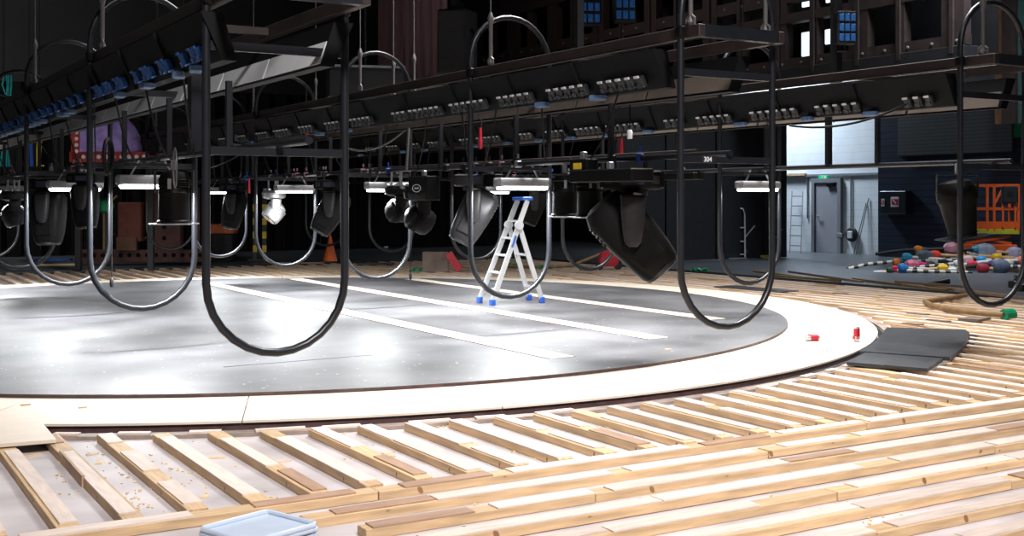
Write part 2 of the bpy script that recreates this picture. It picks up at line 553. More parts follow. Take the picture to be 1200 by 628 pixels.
# brown and teal steel at the right edge of the frame
for i, (px, w_, m_) in enumerate(((1170, .10, 'o'), (1178, .45, 'b'), (1193, .5, 't'))):
    x_ = 23.2
    y_ = row(px, x_)
    mm = {'o': mat('ochre edge', (.10, .05, .02), .6), 'b': STEELBRN, 't': mat('teal steel', (.012, .045, .04), .6)}[m_]
    struct(MB().box((x_ + .1 * i, y_, 6.0), (.12, w_, 5.6)).build('column_%d' % (i + 3), mm))

# ------------------------------------------------------------------ turntable
def circle(r, n=160, c=DC):
    return [(c[0] + r * math.cos(2 * PI * k / n), c[1] + r * math.sin(2 * PI * k / n)) for k in range(n)]
tag(MB().prism(circle(RD), -.028, 0, mi_side=1).build('turntable_disc', [DISC, SKIRT]),
    'large round grey stage disc with pale scuffs and three plank strips', 'turntable')
def annulus(r0, r1, z0, z1, n=160, mi=0, a0=0, a1=2 * PI):
    m = MB()
    full = abs(a1 - a0 - 2 * PI) < 1e-6
    k = n if full else n + 1
    vs = []
    for i in range(k):
        a = a0 + (a1 - a0) * i / n
        for r, z in ((r0, z0), (r1, z0), (r1, z1), (r0, z1)):
            vs.append((DC[0] + r * math.cos(a), DC[1] + r * math.sin(a), z))
    fs = []
    for i in range(n):
        j = (i + 1) % k
        for q in range(4):
            p = (q + 1) % 4
            fs.append([i * 4 + q, i * 4 + p, j * 4 + p, j * 4 + q])
    if not full:
        fs += [[0, 1, 2, 3], [4 * n + 3, 4 * n + 2, 4 * n + 1, 4 * n]]
    return m.add(vs, fs, mi)
ring = thing('turntable_ring', 'wide pale plywood ring laid around the grey disc', 'ring', (0, 0, 0))
annulus(RD - 1.0, RO - .02, -.098, -.046).build('skirt', SKIRT, ring)
nb = 26
for i in range(nb):                               # the plywood sections with fine joints
    g = .0006
    annulus(RD - .9, RO, -.045, -.0285, 10, 0, 2 * PI * i / nb + g, 2 * PI * (i + 1) / nb - g).build('plywood_section', RINGPLY, ring)
cb = annulus(RO + .10, RO + .21, -.098, -.074, 160)
tag(cb.build('curb_ring', mat('worn timber curb', (.26, .20, .165), .6, var=.5, scale=5)), 'narrow weathered timber curb following the outside of the plywood ring', 'curb')
gp = annulus(RO + .01, RO + .09, -.098, -.093, 160)
struct(gp.build('trim_5', BLACK))
for k, (c, a, b) in enumerate(((6.02, 9.15, 20.55), (7.74, 9.9, 20.8), (9.6, 11.1, 19.7))):
    nm = ('nearest to the camera', 'in the middle', 'farthest, passing behind the stepladder')[k]
    st = tag(MB().box((0, 0, .003), (b - a, .27, .006)).build('inlay_plank', RINGPLY, loc=(c, (a + b) / 2, 0), rot=(0, 0, PI / 2)),
             'long pale plank strip across the grey disc, the one ' + nm, 'plank', 'plank strips across the disc')
    for q in (-.142, .142):
        MB().box((0, q, .002), (b - a, .014, .004)).build('joint', SKIRT, st)
a, b = G(262, 430, 0), G(436, 416, 0)
struct(MB().bar(a + Vector((0, 0, .001)), b + Vector((0, 0, .001)), .018, .002).build('trim_6', BLACK))

# ------------------------------------------------------------------ joists and beams of the opened floor
HB, WB = .048, .106
def timber(L, name, loc, rot, label, group, strips=True, cat='joist'):
    o = MB().box((0, 0, -HB / 2), (L, WB, HB), ch=.004).build(name, WOOD, loc=loc, rot=rot)
    tag(o, label, cat, group)
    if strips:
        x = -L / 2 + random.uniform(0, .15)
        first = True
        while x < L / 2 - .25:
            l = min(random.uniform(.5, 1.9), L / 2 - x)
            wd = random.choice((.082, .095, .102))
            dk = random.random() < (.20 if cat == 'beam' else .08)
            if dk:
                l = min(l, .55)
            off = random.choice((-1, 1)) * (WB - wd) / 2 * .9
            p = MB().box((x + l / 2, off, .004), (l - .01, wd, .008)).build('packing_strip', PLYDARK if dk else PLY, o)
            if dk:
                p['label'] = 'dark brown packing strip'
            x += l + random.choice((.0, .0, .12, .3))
    return o
YA = 5.62                                          # front face of the long near beam
def ring_cut(c, r=RO + .26):
    d = c - DC[0]
    if abs(d) >= r:
        return None
    h = math.sqrt(r * r - d * d)
    return DC[1] - h, DC[1] + h
C0, DCJ = 1.02, .3125
near_i = far_i = long_i = 0
k = -3
while True:
    c = C0 + DCJ * k
    k += 1
    if c > PX1 - .15:
        break
    cut = ring_cut(c)
    segs = []
    if cut is None:
        segs = [(YA + .15, PY1 - .1, 'long')]
    else:
        if cut[0] > YA + .3:
            segs.append((YA + .15, cut[0], 'near'))
        if cut[1] < PY1 - .5 and c > 2.6:
            segs.append((cut[1], PY1 - .1, 'far'))
    for a, b, kd in segs:
        cc = c + random.uniform(-.012, .012)
        if kd == 'near':
            near_i += 1
            if near_i < 4:
                lb = 'pale sawn joist running under the left plywood sheet, ' + nth(near_i) + ' from the left'
            else:
                lb = 'pale joist between near beam and ring, ' + nth(near_i - 3) + ' right of the plywood sheet'
            gr = 'joists between the near beam and the ring'
        elif kd == 'far':
            far_i += 1
            lb = 'pine joist on the far side of the turntable ring, ' + nth(far_i) + ' from the left'
            gr = 'joists behind the ring'
        else:
            long_i += 1
            lb = 'long pine joist right of the ring and ramp, ' + nth(long_i) + ' outward from the ring'
            gr = 'joists right of the ring'
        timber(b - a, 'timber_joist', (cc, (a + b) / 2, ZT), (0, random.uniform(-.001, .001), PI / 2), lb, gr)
cuts = [(.70, 2.55, 6.2, 10.1, 13.5), (2.03, 5.0, 8.2, 13.5), (2.2, 3.5, 7.4, 13.5), (2.3, 6.3, 13.5), (2.1, 4.6, 9.1, 13.5),
        (1.9, 5.6, 10.5), (2.0, 4.2, 8.6), (2.0, 6.0, 8.5), (2.2, 6.6)]
for i, cs in enumerate(cuts):
    yf = YA - .3125 * i
    for j in range(len(cs) - 1):
        a, b = cs[j], cs[j + 1]
        lb = '%s pine board from the left in the %s' % (nth(j + 1), 'long beam that the joists end on' if i == 0 else nth(i) + ' beam nearer than the joists')
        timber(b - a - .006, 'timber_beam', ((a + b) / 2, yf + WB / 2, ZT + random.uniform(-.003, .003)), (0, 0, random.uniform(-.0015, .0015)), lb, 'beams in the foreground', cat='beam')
# plywood sheet at the left on the joists
pa, pb, pc = G(46, 491, -.02), G(66, 515, -.02), G(0, 521, -.02)
sh = MB().prism([(pa.x, pa.y), (pb.x, pb.y), (pc.x - .35, pc.y + .05), (pa.x - 1.1, pa.y + .2)], -.040, -.018)
tag(sh.build('plywood_sheet', RINGPLY), 'pale plywood sheet lying on the joists at the left edge', 'plywood')
# brown board leaning on a joist, left foreground
p0, p1 = G(75, 540, -.1), G(102, 571, -.1)
lb_ = MB().bar((p0.x - .02, p0.y, -.066), (p1.x - .02, p1.y, -.066), .016, .066)
tag(lb_.build('leaning_board', mat('hardboard', (.42, .27, .18), .6)), 'small brown board leaning against the joist beside the plywood sheet', 'board')

# black ramp panels
pts = [G(x, y, 0) for x, y in ((1039, 383.5), (1085, 384.5), (1131, 386), (1136, 389.5), (1135, 396), (1127, 408), (1113, 418.5), (1060, 415), (1007, 411.2))]
inner = [G(x, y, 0) for x, y in ((1021, 403.5), (1030, 395), (1035, 389))]
rp = thing('black_ramp', 'black ramp of two boards bridging ring and joists on the right', 'ramp')
MB().prism([(p.x, p.y) for p in pts + inner], -.035, .0).build('large_board', BLKPANEL, rp)
q = [G(x, y, 0) for x, y in ((1014, 412.3), (1105, 419), (1087, 431), (992, 423.5))]
MB().prism([(p.x, p.y) for p in q], -.035, -.005).build('small_board', BLKPANEL, rp)
fr = MB()
for i in range(14):
    f = i / 13
    x = 1139 - 22 * f ** 1.6; y = 392 + 27 * f
    g = G(x, y, -.06)
    fr.box((g.x + random.uniform(-.01, .02), g.y, -.085), (.12, .11, random.uniform(.05, .075)), R('Z', 0), ch=.02)
fr.build('foam_edge', mat('black foam', (.02, .019, .019), .9, var=.5, scale=40, bump=.6), rp)
a, b = G(1087, 433, -.03), G(1112, 420, -.03)
MB().bar((a.x, a.y, -.045), (b.x, b.y, -.045), .04, .02).build('edge_rail', SILVER, rp)

# energy drink cans
CANW = mat('can silver', (.65, .65, .66), .3, .6, var=.05)
CANR = mat('can red', (.55, .02, .04), .35, .3, var=.1)
def can(label, loc, rot):
    t = thing('drink_can', label, 'can', loc, rot, 'drink cans on the ring')
    MB().lathe([(.024, 0), (.032, .012), (.033, .03), (.033, .145), (.026, .158), (.026, .163), (.023, .160)], 20).build('body', CANW, t, True)
    s = MB().lathe([(.0335, .06), (.0335, .143)], 20)
    s.build('label_band', CANR, t, True)
    m = MB()
    for k in range(5):
        m.box((.034 * math.cos(.9 * k), .034 * math.sin(.9 * k), .045), (.012, .012, .03), None)
    m.build('print', CANR, t)
    return t
p = G(1004, 400.5, -.028)
can('red and silver drink can standing upright on the plywood ring', (p.x, p.y, -.028), (0, 0, .4))
p = G(943, 399.5, -.028)
can('red and silver drink can lying on its side on the plywood ring', (p.x, p.y, .006), (0, PI / 2, -YAW + .05))

# pale blue plastic crate, bottom edge of the picture
ang = math.radians(20)
bn = thing('storage_crate', 'pale blue plastic crate with a rimmed lid at the bottom edge', 'crate', (1.61, 4.76, ZP), (0, 0, ang))
bn.scale = (.74, .74, 1)
MB().box((0, 0, .085), (.46, .42, .17), taper=(1.04, 1.04)).build('body', BIN, bn)
MB().box((0, 0, .187), (.50, .46, .022), ch=.01).build('lid', BIN, bn)
rm = MB()
rm.tube([(-.24, -.22, .205), (.22, -.22, .205), (.24, -.20, .205), (.24, .20, .205), (.22, .22, .205), (-.22, .22, .205), (-.24, .2, .205), (-.24, -.2, .205)], .013, 8, True)
rm.build('lid_rim', BIN, bn, True)

# offcuts, sticks and shavings
def offcut(x, y, z, sx, sy, sz, rz, label, group=None, m=OFFCUT, cat='offcut', tilt=0.):
    o = MB().box((0, 0, sz / 2), (sx, sy, sz)).build('wood_offcut', m, loc=(x, y, z), rot=(tilt, 0, rz))
    return tag(o, label, cat, group)
for i in range(30):
    c = C0 + DCJ * (random.randint(0, 24) + .5)
    cut = ring_cut(c)
    top = cut[0] - .15 if cut else 8
    if top < YA + .5:
        continue
    y = random.uniform(YA + .3, top)
    offcut(c + random.uniform(-.03, .03), y, ZP, random.uniform(.05, .14), random.uniform(.02, .05), .008, random.uniform(0, PI),
           'small pale wood chip lying on the grey subfloor between two joists', 'chips between the joists')
for i in range(34):
    a = -PI * .98 + i * .062 + random.uniform(-.01, .01)
    x, y = DC[0] + (RO + .155) * math.cos(a), DC[1] + (RO + .155) * math.sin(a)
    if i in (24, 25, 26, 27, 28):
        continue
    offcut(x, y, -.073, random.uniform(.16, .34), .06, .014, a + PI / 2 + random.uniform(-.1, .1),
           'thin pale packing piece lying on the timber curb outside the ring', 'packing pieces on the curb', PLY)
for px, py, lbl, sz in ((637, 440, 'pale offcut lying across the front edge of the grey disc', (.16, .07)), (30, 475, 'tiny curled offcut on the plywood ring at the left', (.07, .025)),
                        (783, 410, 'small pale offcut near the right rim of the grey disc', (.06, .03)), (97, 478, 'tiny sliver on the plywood ring right of the curled offcut', (.06, .015))):
    p = G(px, py, 0)
    on = math.hypot(p.x - DC[0], p.y - DC[1]) < RD
    p = G(px, py, 0 if on else -.028)
    offcut(p.x, p.y, 0.0005 if on else -.0275, sz[0], sz[1], .01, random.uniform(-.5, .5), lbl, m=OFFCUT)
sv = MB()
for i in range(520):
    hot = random.choice(((140, 545), (200, 540), (240, 560), (90, 560), (430, 520), (520, 500), (620, 540), (700, 500), (760, 590), (900, 560), (1000, 600), (320, 590), (150, 590), (560, 600)))
    px = random.gauss(hot[0], 26); py = random.gauss(hot[1], 12)
    p = G(px, max(500, py), ZP)
    l = random.uniform(.006, .02)
    M = T(p.x, p.y, ZP + .004) @ Matrix.Rotation(random.uniform(0, 6), 4, 'Z') @ Matrix.Rotation(random.uniform(-.5, .5), 4, 'X')
    sv.box((0, 0, 0), (l, l * random.uniform(.3, .8), .004), M)
tag(sv.build('wood_shavings', SHAVE), 'yellow sawdust and shavings scattered on the subfloor between the timbers', 'shavings', kind='stuff')
# loose battens along the right edge of the opened floor
for i, (xa, ya, xb, yb) in enumerate(((884, 316, 955, 325), (925, 319, 1010, 331), (1000, 325, 1110, 338), (1050, 331, 1135, 337), (1085, 333, 1190, 345), (1120, 341, 1215, 352), (905, 321, 985, 327))):
    a, b = G(xa, ya, .02), G(xb, yb, .02)
    o = MB().bar((0, 0, 0), (b - a).length and (b.x - a.x, b.y - a.y, 0), .07, .04).build('loose_batten', [BROWNP, BOARDB][i % 2], loc=(a.x, a.y, ZF + .0205 + .042 * (i % 2)))
    tag(o, 'brown loose batten along the right edge of the opened floor, %s from the left' % nth((1, 3, 4, 5, 6, 7, 2)[i]), 'batten', 'loose battens at the floor edge')
# bent branch-like brown tube with a green end, right
bp_ = [G(x, y, ZT + .05) for x, y in ((1132, 346), (1108, 350), (1084, 353), (1092, 358), (1110, 362), (1140, 366), (1176, 369))]
o = thing('bent_tube', 'bent brown padded tube with a green end lying on the joists', 'tube')
MB().tube(bp_, .036, 10).build('tube', BROWNP, o, True)
a = bp_[-1]
MB().tube([a, a + Vector((.16, -.02, 0))], .075, 10).build('green_end', GREEN, o)
p = G(1142, 376, ZT)
offcut(p.x, p.y, ZT + .012, .42, .26, .03, .3, 'grey brown board piece lying on the joists behind the ramp', m=BOARDB, cat='board')
for px, py, wd in ((885, 339.5, 1.5), (1076, 369, .3), (1070, 381, .25), (1100, 377, .3), (985, 345, .25)):
    p = G(px, py, ZT)
    offcut(p.x, p.y, ZT + .012, wd, .10 if wd < 1 else .5, .012, PI / 2 + .05,
           'dark flat scrap on the joists near %s' % {885: 'the rear edge of the ring, the longest', 1076: 'the bent tube', 1070: 'the rear edge of the ramp', 1100: 'the rear right corner of the ramp', 985: 'the right rear edge of the ring'}[px], m=BLKPANEL if wd > 1 else BOARDB, cat='scrap')

# ------------------------------------------------------------------ the hanging rig: three rows
ROWS = (2.77, 6.55, 10.2)
RN = ('left', 'middle', 'right')
YR0, YR1 = 7.25, 30.0
def stadium(w, z0, z1, n=14):
    r = w / 2
    pts = []
    for k in range(n + 1):
        a = PI + PI * k / n
        pts.append((r * math.cos(a), 0, z0 + r + r * math.sin(a)))
    for k in range(n + 1):
        a = PI * k / n
        pts.append((r * math.cos(a), 0, z1 - r + r * math.sin(a)))
    return pts
hoop_me = MB().tube(stadium(1.0, .42, 3.47), .029, 12, True).mesh('hoop', TUBE, True)
xb = MB(); xb.box((0, 0, 1.81), (.95, .035, .055)); xb_me = xb.mesh('crossbar', TUBE)
xb = MB(); xb.box((0, 0, 2.52), (.95, .04, .06)); xb2_me = xb.mesh('crossbar', TUBE)
clamp_me = MB().box((0, 0, 0), (.07, .09, .10), ch=.015).mesh('clamp', CHAR)
HZ = ((8.11, 11.4, 14.7, 18.1, 21.4), tuple(9.75 + 3.03 * k for k in range(7)), tuple(11.77 + 3.05 * k for k in range(6)))
for r, c in enumerate(ROWS):
    for i, Z in enumerate(HZ[r]):
        t = thing('guard_hoop', 'black tubular guard hoop under the %s lighting row, %s from the near end' % (RN[r], nth(i + 1)), 'hoop', (c, rowZ(c, Z), 0), group='guard hoops')
        link('hoop', hoop_me, t)
        link('crossbar', xb_me, t)
        link('crossbar', xb2_me, t)
        for s in (-.5, .5):
            link('clamp', clamp_me, t, (s, 0, 2.84))
# lighting trusses: two top rails, end bar, two slanted connector trays with sockets
sk = MB()
sk.box((0, 0, 0), (.06, .085, .10), ch=.015)
sk.box((-.034, 0, -.03), (.012, .06, .04))
sk.box((-.036, 0, .052), (.014, .06, .020), mi=1)
sock_me = sk.mesh('socket', [BLACK, mat('grey label', (.62, .62, .63), .6)])
sock_sheen_me = MB().add(sk.v, sk.f).mesh('socket', [SOCKSHEEN])
plug_me = MB().box((0, 0, 0), (.09, .16, .05), ch=.012).mesh('plug', PLUG)
for r, c in enumerate(ROWS):
    t = thing('lighting_truss', ('left dark lighting truss with blue sheen coloured onto its sockets, nearest to the picture edge', 'middle dark lighting truss carrying rows of black sockets',
                                 'right dark lighting truss passing in front of the white wall')[r], 'truss', (c, 0, 0), group='lighting trusses')
    for s in (-.5, .5):
        MB().box((s * .86, (YR0 + YR1) / 2, 2.84), (.07, YR1 - YR0, .10), ch=.008).build('top_rail', STEELBRN, t)
    MB().box((0, YR0 + .04, 2.84), (.80, .08, .10)).build('end_bar', TUBE, t)
    for y in [YR0 + 1.9 + 3.53 * k for k in range(6)]:
        MB().box((0, y, 2.84), (.80, .05, .06)).build('tie_bar', STEELBRN, t)
    y0 = 7.75
    for s in (-1, 1):
        pf = [(s * .55, 2.74), (s * .40, 2.42), (s * .30, 2.42), (s * .40, 2.74)]
        m = MB()
        vs = [(x, y, z) for y in (y0, YR1) for x, z in pf]
        m.add(vs, [[0, 1, 2, 3], [7, 6, 5, 4]], 0)
        for q in range(4):
            p_ = (q + 1) % 4
            m.add([vs[q], vs[p_], vs[4 + p_], vs[4 + q]], [[0, 1, 2, 3]], 0)
        for y in [y0 + 1.2 * k for k in range(1, 18)]:
            m.bar((s * .556, y, 2.74), (s * .406, y, 2.42), .012, .03, 0)
        st = m.build('connector_tray', STRIP, t)
        if s > 0:
            n_ = MB()
            for k in range(16):
                ya_, yb_ = y0 + 1.2 * k + .02, y0 + 1.2 * k + 1.18
                n_.add([(x, y, z) for y in (ya_, yb_) for x, z in ((.31, 2.44), (.290, 2.44), (.350, 2.60), (.37, 2.60))], [[0, 1, 2, 3], [7, 6, 5, 4], [0, 4, 5, 1], [1, 5, 6, 2], [2, 6, 7, 3], [3, 7, 4, 0]])
            n_.build('lit_face', PALELIT if r == 0 else TRAYLIT, st)  # tray face made pale to stand for light from the lamps below
        if s < 0:
            y = y0 + .25
            n = 0
            while y < (22 if r else 24) and n < 80:
                for q in range(random.choice((3, 4, 5, 6)) if r else random.choice((1, 2))):
                    yy = y + q * .135
                    link('socket', sock_sheen_me if r == 0 else sock_me, st, (-.475, yy, 2.49), (0, math.radians(-25), 0))
                    n += 1
                y += random.uniform(.85, 1.15) if r else random.uniform(.36, .55)
                if random.random() < .6:
                    link('plug', plug_me, st, (-.44, y - .16, 2.405), (0, 0, random.uniform(-.3, .3)))
# lower pipes that carry the fixtures
for r, c in enumerate(ROWS):
    t = thing('lighting_pipe', 'black fixture pipe along the hoops below the %s lighting truss' % RN[r], 'pipe', (c, 0, 0), group='fixture pipes')
    ya = (7.2, 8.3 if False else 7.4, 7.4)[r]
    MB().tube([(0, ya, 1.865), (0, YR1, 1.865)], .027, 10).build('tube', TUBE, t, True)
    if r == 1:
        MB().tube([(.22, 8.1, 1.90), (.22, 16, 1.90)], .032, 10).build('tube', STEELBRN, t, True)
    if r == 0:
        MB().box((0, row(229, c), 2.30), (.10, .12, .9)).build('drop_post', TUBE, t)
    if r == 2:
        MB().box((0, row(971, c), 2.2), (.06, .06, .62)).build('drop_arm', TUBE, t)
    for k, y in enumerate([ya + 1.7 + 1.765 * k for k in range(9)]):
        MB().box((0, y, 2.14), (.045, .045, .52)).build('drop_arm', TUBE, t)
# number on the near end of the middle pipe
def text(body, size, M, m, parent, name='lettering', ext=.002):
    cu = bpy.data.curves.new(name, 'FONT')
    cu.body = body
    cu.size = size
    cu.extrude = ext
    cu.align_x = 'CENTER'; cu.align_y = 'CENTER'
    tmp = bpy.data.objects.new(name, cu)
    COL.objects.link(tmp)
    dg = bpy.context.evaluated_depsgraph_get()
    me = bpy.data.meshes.new_from_object(tmp.evaluated_get(dg))
    bpy.data.objects.remove(tmp)
    me.materials.clear(); me.materials.append(m)
    o = link(name, me, parent)
    o.matrix_local = M
    return o
pipe2 = [o for o in bpy.data.objects if o.name.startswith('lighting_pipe') and abs(o.location.x - ROWS[1]) < .01][0]
ytx = row(829, ROWS[1])
hp = [o for o in bpy.data.objects if o.name.startswith('guard_hoop') and abs(o.location.x - ROWS[1]) < .01 and o.location.y < 8][0]
hx, _ = onY(829, hp.location.y - .02)
pl_ = MB().box((hx - ROWS[1], -.020, 1.81), (.14, .006, .052)).build('number_plate', BLACK, hp)
text('304', .058, T(hx - ROWS[1], -.0245, 1.81) @ R('X', 90), TAG, pl_)
yt2 = row(871, ROWS[1])
text('2', .08, T(-.045, yt2, 1.865) @ R('Z', -90) @ R('X', 90), TAG, pl_)

# suspension cables with turnbuckles
def cable(x, y, i, rname):
    t = thing('suspension_cable', 'steel suspension cable with turnbuckle above the %s truss, %s from the near end' % (rname, nth(i)), 'cable', (x, y, 2.89), group='suspension cables')
    MB().tube([(0, 0, .55), (0, 0, 9.0)], .008, 6).build('wire', WIRE, t)
    MB().lathe([(.02, 0), (.035, .03), (.016, .08), (.02, .12), (.02, .42), (.03, .46), (.035, .50), (.012, .56)], 10).build('turnbuckle', WIRE, t, True)
    MB().tube([(0, -.05, -.01), (0, -.05, .06), (0, 0, .10), (0, .05, .06), (0, .05, -.01)], .012, 6).build('shackle', WIRE, t)
cpx = ((41, 120), (830, 575, 422, 297, 183), (1152,))
for r, ps in enumerate(cpx):
    for i, px in enumerate(ps):
        c = ROWS[r] - .43
        cable(c, max(7.4, row(px, c)), (2, 1)[i] if r == 0 else i + 1, RN[r])
cable(ROWS[1] + .43, 7.45, 1, 'middle'); bpy.data.objects['suspension_cable'].name
last = [o for o in bpy.data.objects if o.name.startswith('suspension_cable')][-1]
last['label'] = 'steel suspension cable with turnbuckle at the right corner of the middle truss end'
for i, px in enumerate((485, 461, 370)):
    c = ROWS[1] + .43
    cable(c, row(px, c), 1, 'middle')
    o = sorted([o for o in bpy.data.objects if o.name.startswith('suspension_cable') and o.type == 'EMPTY'], key=lambda o: o.name)[-1]
    o['label'] = 'thin steel suspension cable on the far rail of the middle truss, %s from the drape' % nth(i + 1)

# ------------------------------------------------------------------ fluorescent work lights
lamp_power = 175
def work_light(r, px, label, on=True, z=1.61, L=.66, power=None):
    c = ROWS[r]
    y = row(px, c)
    t = thing('work_light', label, 'work light', (c, y, z), group='fluorescent work lights')
    MB().loft([(-L / 2, .05, .03, 4, 0), (-L / 2 + .02, .085, .05, 4, 0), (L / 2 - .02, .085, .05, 4, 0), (L / 2, .05, .03, 4, 0)], 20, T(0, 0, .055) @ R('Y', 90) @ R('Z', 90)).build('housing', LAMPH, t, True)
    MB().loft([(-L / 2 + .03, .03, .01, 4, 0), (-L / 2 + .05, .07, .026, 4, 0), (L / 2 - .05, .07, .026, 4, 0), (L / 2 - .03, .03, .01, 4, 0)], 20, T(0, 0, .0) @ R('Y', 90) @ R('Z', 90)).build('tube_cover', TUBEGLOW if on else LAMPH, t, True)
    for s in (-.2, .2):
        MB().bar((s, 0, .10), (s * .6, 0, .24), .025, .012).build('bracket', SILVER, t)
    MB().box((0, .0, .2), (.5, .05, .025)).build('mounting_rail', GREYH, t)
    if on:
        d = bpy.data.lights.new('tube_light', 'AREA')
        d.shape = 'RECTANGLE'
        d.size, d.size_y = L * .85, .12
        d.energy = power or lamp_power
        d.color = (.95, .98, 1.0)
        o = bpy.data.objects.new('tube_light', d)
        COL.objects.link(o)
        o.parent = t
        o.location = (0, 0, -.035)
    return t
work_light(0, 178, 'lit work light on the left row beside the black can spotlight')
work_light(0, 88, 'lit work light on the left row, further back than the can spotlight')
work_light(0, 8, 'work light on the left row cut by the left picture edge')
work_light(1, 612, 'brightest lit work light directly above the stepladder')
work_light(1, 455, 'lit work light on the middle row, second from the near end')
work_light(1, 345, 'lit work light on the middle row right of the silver moving head')
work_light(1, 262, 'small lit work light on the middle row behind the near hoop')
work_light(2, 888, 'work light nearest to the white wall opening, on the right row', power=30)
work_light(2, 578, 'lit work light on the right row behind the large grey moving light', power=50)
# more lamps of the near ends that stand outside the frame light the disc the same way
# ------------------------------------------------------------------ moving lights and can spotlights
FACE = math.atan2(-CY, -SY)
def moving_light(r, px, label, H=.8, tilt=0, m=CHAR, fat=1.0, dpan=0, base=True, badge=False):
    c = ROWS[r]
    y = row(px, c)
    t = thing('moving_light', label, 'moving light', (c, y, 1.84), (0, 0, FACE + math.radians(dpan)), group='moving lights')
    k = H / .8
    for s in (-.11, .11):
        MB().box((0, s * k, -.01), (.06, .04, .13), ch=.01).build('clamp', GREYH, t)
    b = MB()
    b.box((0, 0, -.13 * k), (.34 * k, .44 * k, .13 * k), ch=.02 * k)
    bo = b.build('base', m, t)
    MB().box((.172 * k, 0, -.13 * k), (.01, .16 * k, .07 * k)).build('display', LENS, bo)
    for s in (-1, 1):
        MB().box((.172 * k, s * .16 * k, -.13 * k), (.012, .05 * k, .06 * k)).build('connector', GREYH, bo)
    MB().lathe([(.12 * k, -.24 * k), (.13 * k, -.20 * k), (.13 * k, -.195 * k)], 20).build('turn_collar', m, t, True)
    hz = -.50 * k
    hw = .155 * k * fat
    yk = MB()
    yk.box((0, 0, -.25 * k), (2 * hw + .16 * k, .16 * k, .06 * k), ch=.02 * k)
    yk.build('yoke_bridge', m, t)
    for s in (-1, 1):
        ar = MB()
        x = s * (hw + .05 * k)
        ar.loft([(-.25 * k, .035 * k, .085 * k, 3.5, 0), (-.34 * k, .04 * k, .085 * k, 3.5, 0), (hz + .04 * k, .04 * k, .075 * k, 3, 0), (hz - .05 * k, .035 * k, .06 * k, 2.5, 0), (hz - .085 * k, .02 * k, .03 * k, 2.2, 0)], 20, T(x, 0, 0))
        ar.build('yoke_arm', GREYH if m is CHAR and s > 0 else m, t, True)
    M = T(0, 0, hz) @ R('X', tilt)
    hd = MB()
    hd.loft([(.30 * k, .06 * k, .09 * k, 3, 0), (.285 * k, .11 * k, .15 * k, 3.5, 0), (.22 * k, hw * .92, .185 * k, 4, 0), (0, hw, .185 * k, 4.5, 0), (-.20 * k, hw * .97, .165 * k, 4, 0), (-.30 * k, hw * .85, .15 * k, 3, 0), (-.32 * k, hw * .8, .14 * k, 3, 0)], 28)
    for q in range(5):
        hd.box((0, .186 * k, .06 * k + q * .035 * k), (hw * 1.1, .012 * k, .014 * k))
        hd.box((0, -.186 * k, .06 * k + q * .035 * k), (hw * 1.1, .012 * k, .014 * k))
    hd.box((hw * .98, 0, -.12 * k), (.02 * k, .18 * k, .22 * k), ch=.006 * k)
    ho = hd.build('head', m, t, True)
    ho.matrix_local = M
    MB().lathe([(.135 * k, -.345 * k), (.14 * k, -.33 * k), (.14 * k, -.315 * k)], 20).build('lens_ring', BLACK, ho, True)
    MB().lathe([(.115 * k, -.35 * k), (.12 * k, -.346 * k)], 20).build('lens', LENS, ho, True)
    return t
moving_light(0, 57, 'tall black moving light hanging straight in the third hoop of the left row', .92, 0, CHAR)
moving_light(0, 100, 'narrow black moving light hanging beside the second hoop of the left row', .66, 3, CHAR, .8)
moving_light(1, 274, 'black moving light framed by the near hoop, left of the silver one', .84, -12, CHAR)
moving_light(1, 388, 'black moving light with a leaning wedge head beside the near hoop', .84, -30, CHAR, .9)
moving_light(1, 556, 'large grey moving light tilted to the left beside the stepladder hoop', .84, -28, GREYH, 1.1)
moving_light(2, 626, 'dark moving light tilted behind the stepladder', .74, -20, CHAR)
moving_light(1, 738, 'big black moving light tilted steeply right of the stepladder', 1.08, 42, CHAR, 1.05)
def small_head(r, px, label, H, m, ms, tilt):
    c = ROWS[r]
    y = row(px, c)
    t = thing('moving_light', label, 'moving light', (c, y, 1.84), (0, 0, FACE + .5), group='moving lights')
    k = H / .75
    for a in range(3):
        MB().tube([(.09 * k * math.cos(2.1 * a), .09 * k * math.sin(2.1 * a), .0), (.09 * k * math.cos(2.1 * a), .09 * k * math.sin(2.1 * a), -.22 * k)], .016 * k, 8).build('hanging_rod', ms, t, True)
    MB().lathe([(.10 * k, -.36 * k), (.19 * k, -.33 * k), (.20 * k, -.25 * k), (.17 * k, -.21 * k)], 24).build('base', m, t, True)
    for a in range(6):
        MB().box((.15 * k * math.cos(a * 1.05 + .2), .15 * k * math.sin(a * 1.05 + .2), -.195 * k), (.05 * k, .05 * k, .035 * k), ch=.008).build('heat_sink_block', ms, t)
    MB().loft([(-.36 * k, .05 * k, .09 * k, 3, 0), (-.50 * k, .04 * k, .08 * k, 3, 0), (-.62 * k, .03 * k, .06 * k, 3, 0)], 18, T(.12 * k, 0, 0)).build('yoke_arm', m, t, True)
    h = MB().loft([(.18 * k, .07 * k, .07 * k, 2, 0), (.14 * k, .13 * k, .13 * k, 2.2, 0), (0, .165 * k, .165 * k, 2.2, 0), (-.10 * k, .16 * k, .16 * k, 2.2, 0), (-.14 * k, .14 * k, .14 * k, 2, 0)], 26)
    for q in range(4):
        h.lathe([(.166 * k, .0 + q * .03 * k), (.174 * k, .006 * k + q * .03 * k), (.166 * k, .012 * k + q * .03 * k)], 26)
    ho = h.build('head', m, t, True)
    ho.matrix_local = T(0, 0, -.58 * k) @ R('X', tilt)
    MB().lathe([(.12 * k, -.150 * k), (.13 * k, -.140 * k)], 20).build('lens', LENS, ho, True)
small_head(0, 16, 'silver-topped round moving light at the left picture edge', .80, GREYH, SILVER, 20)
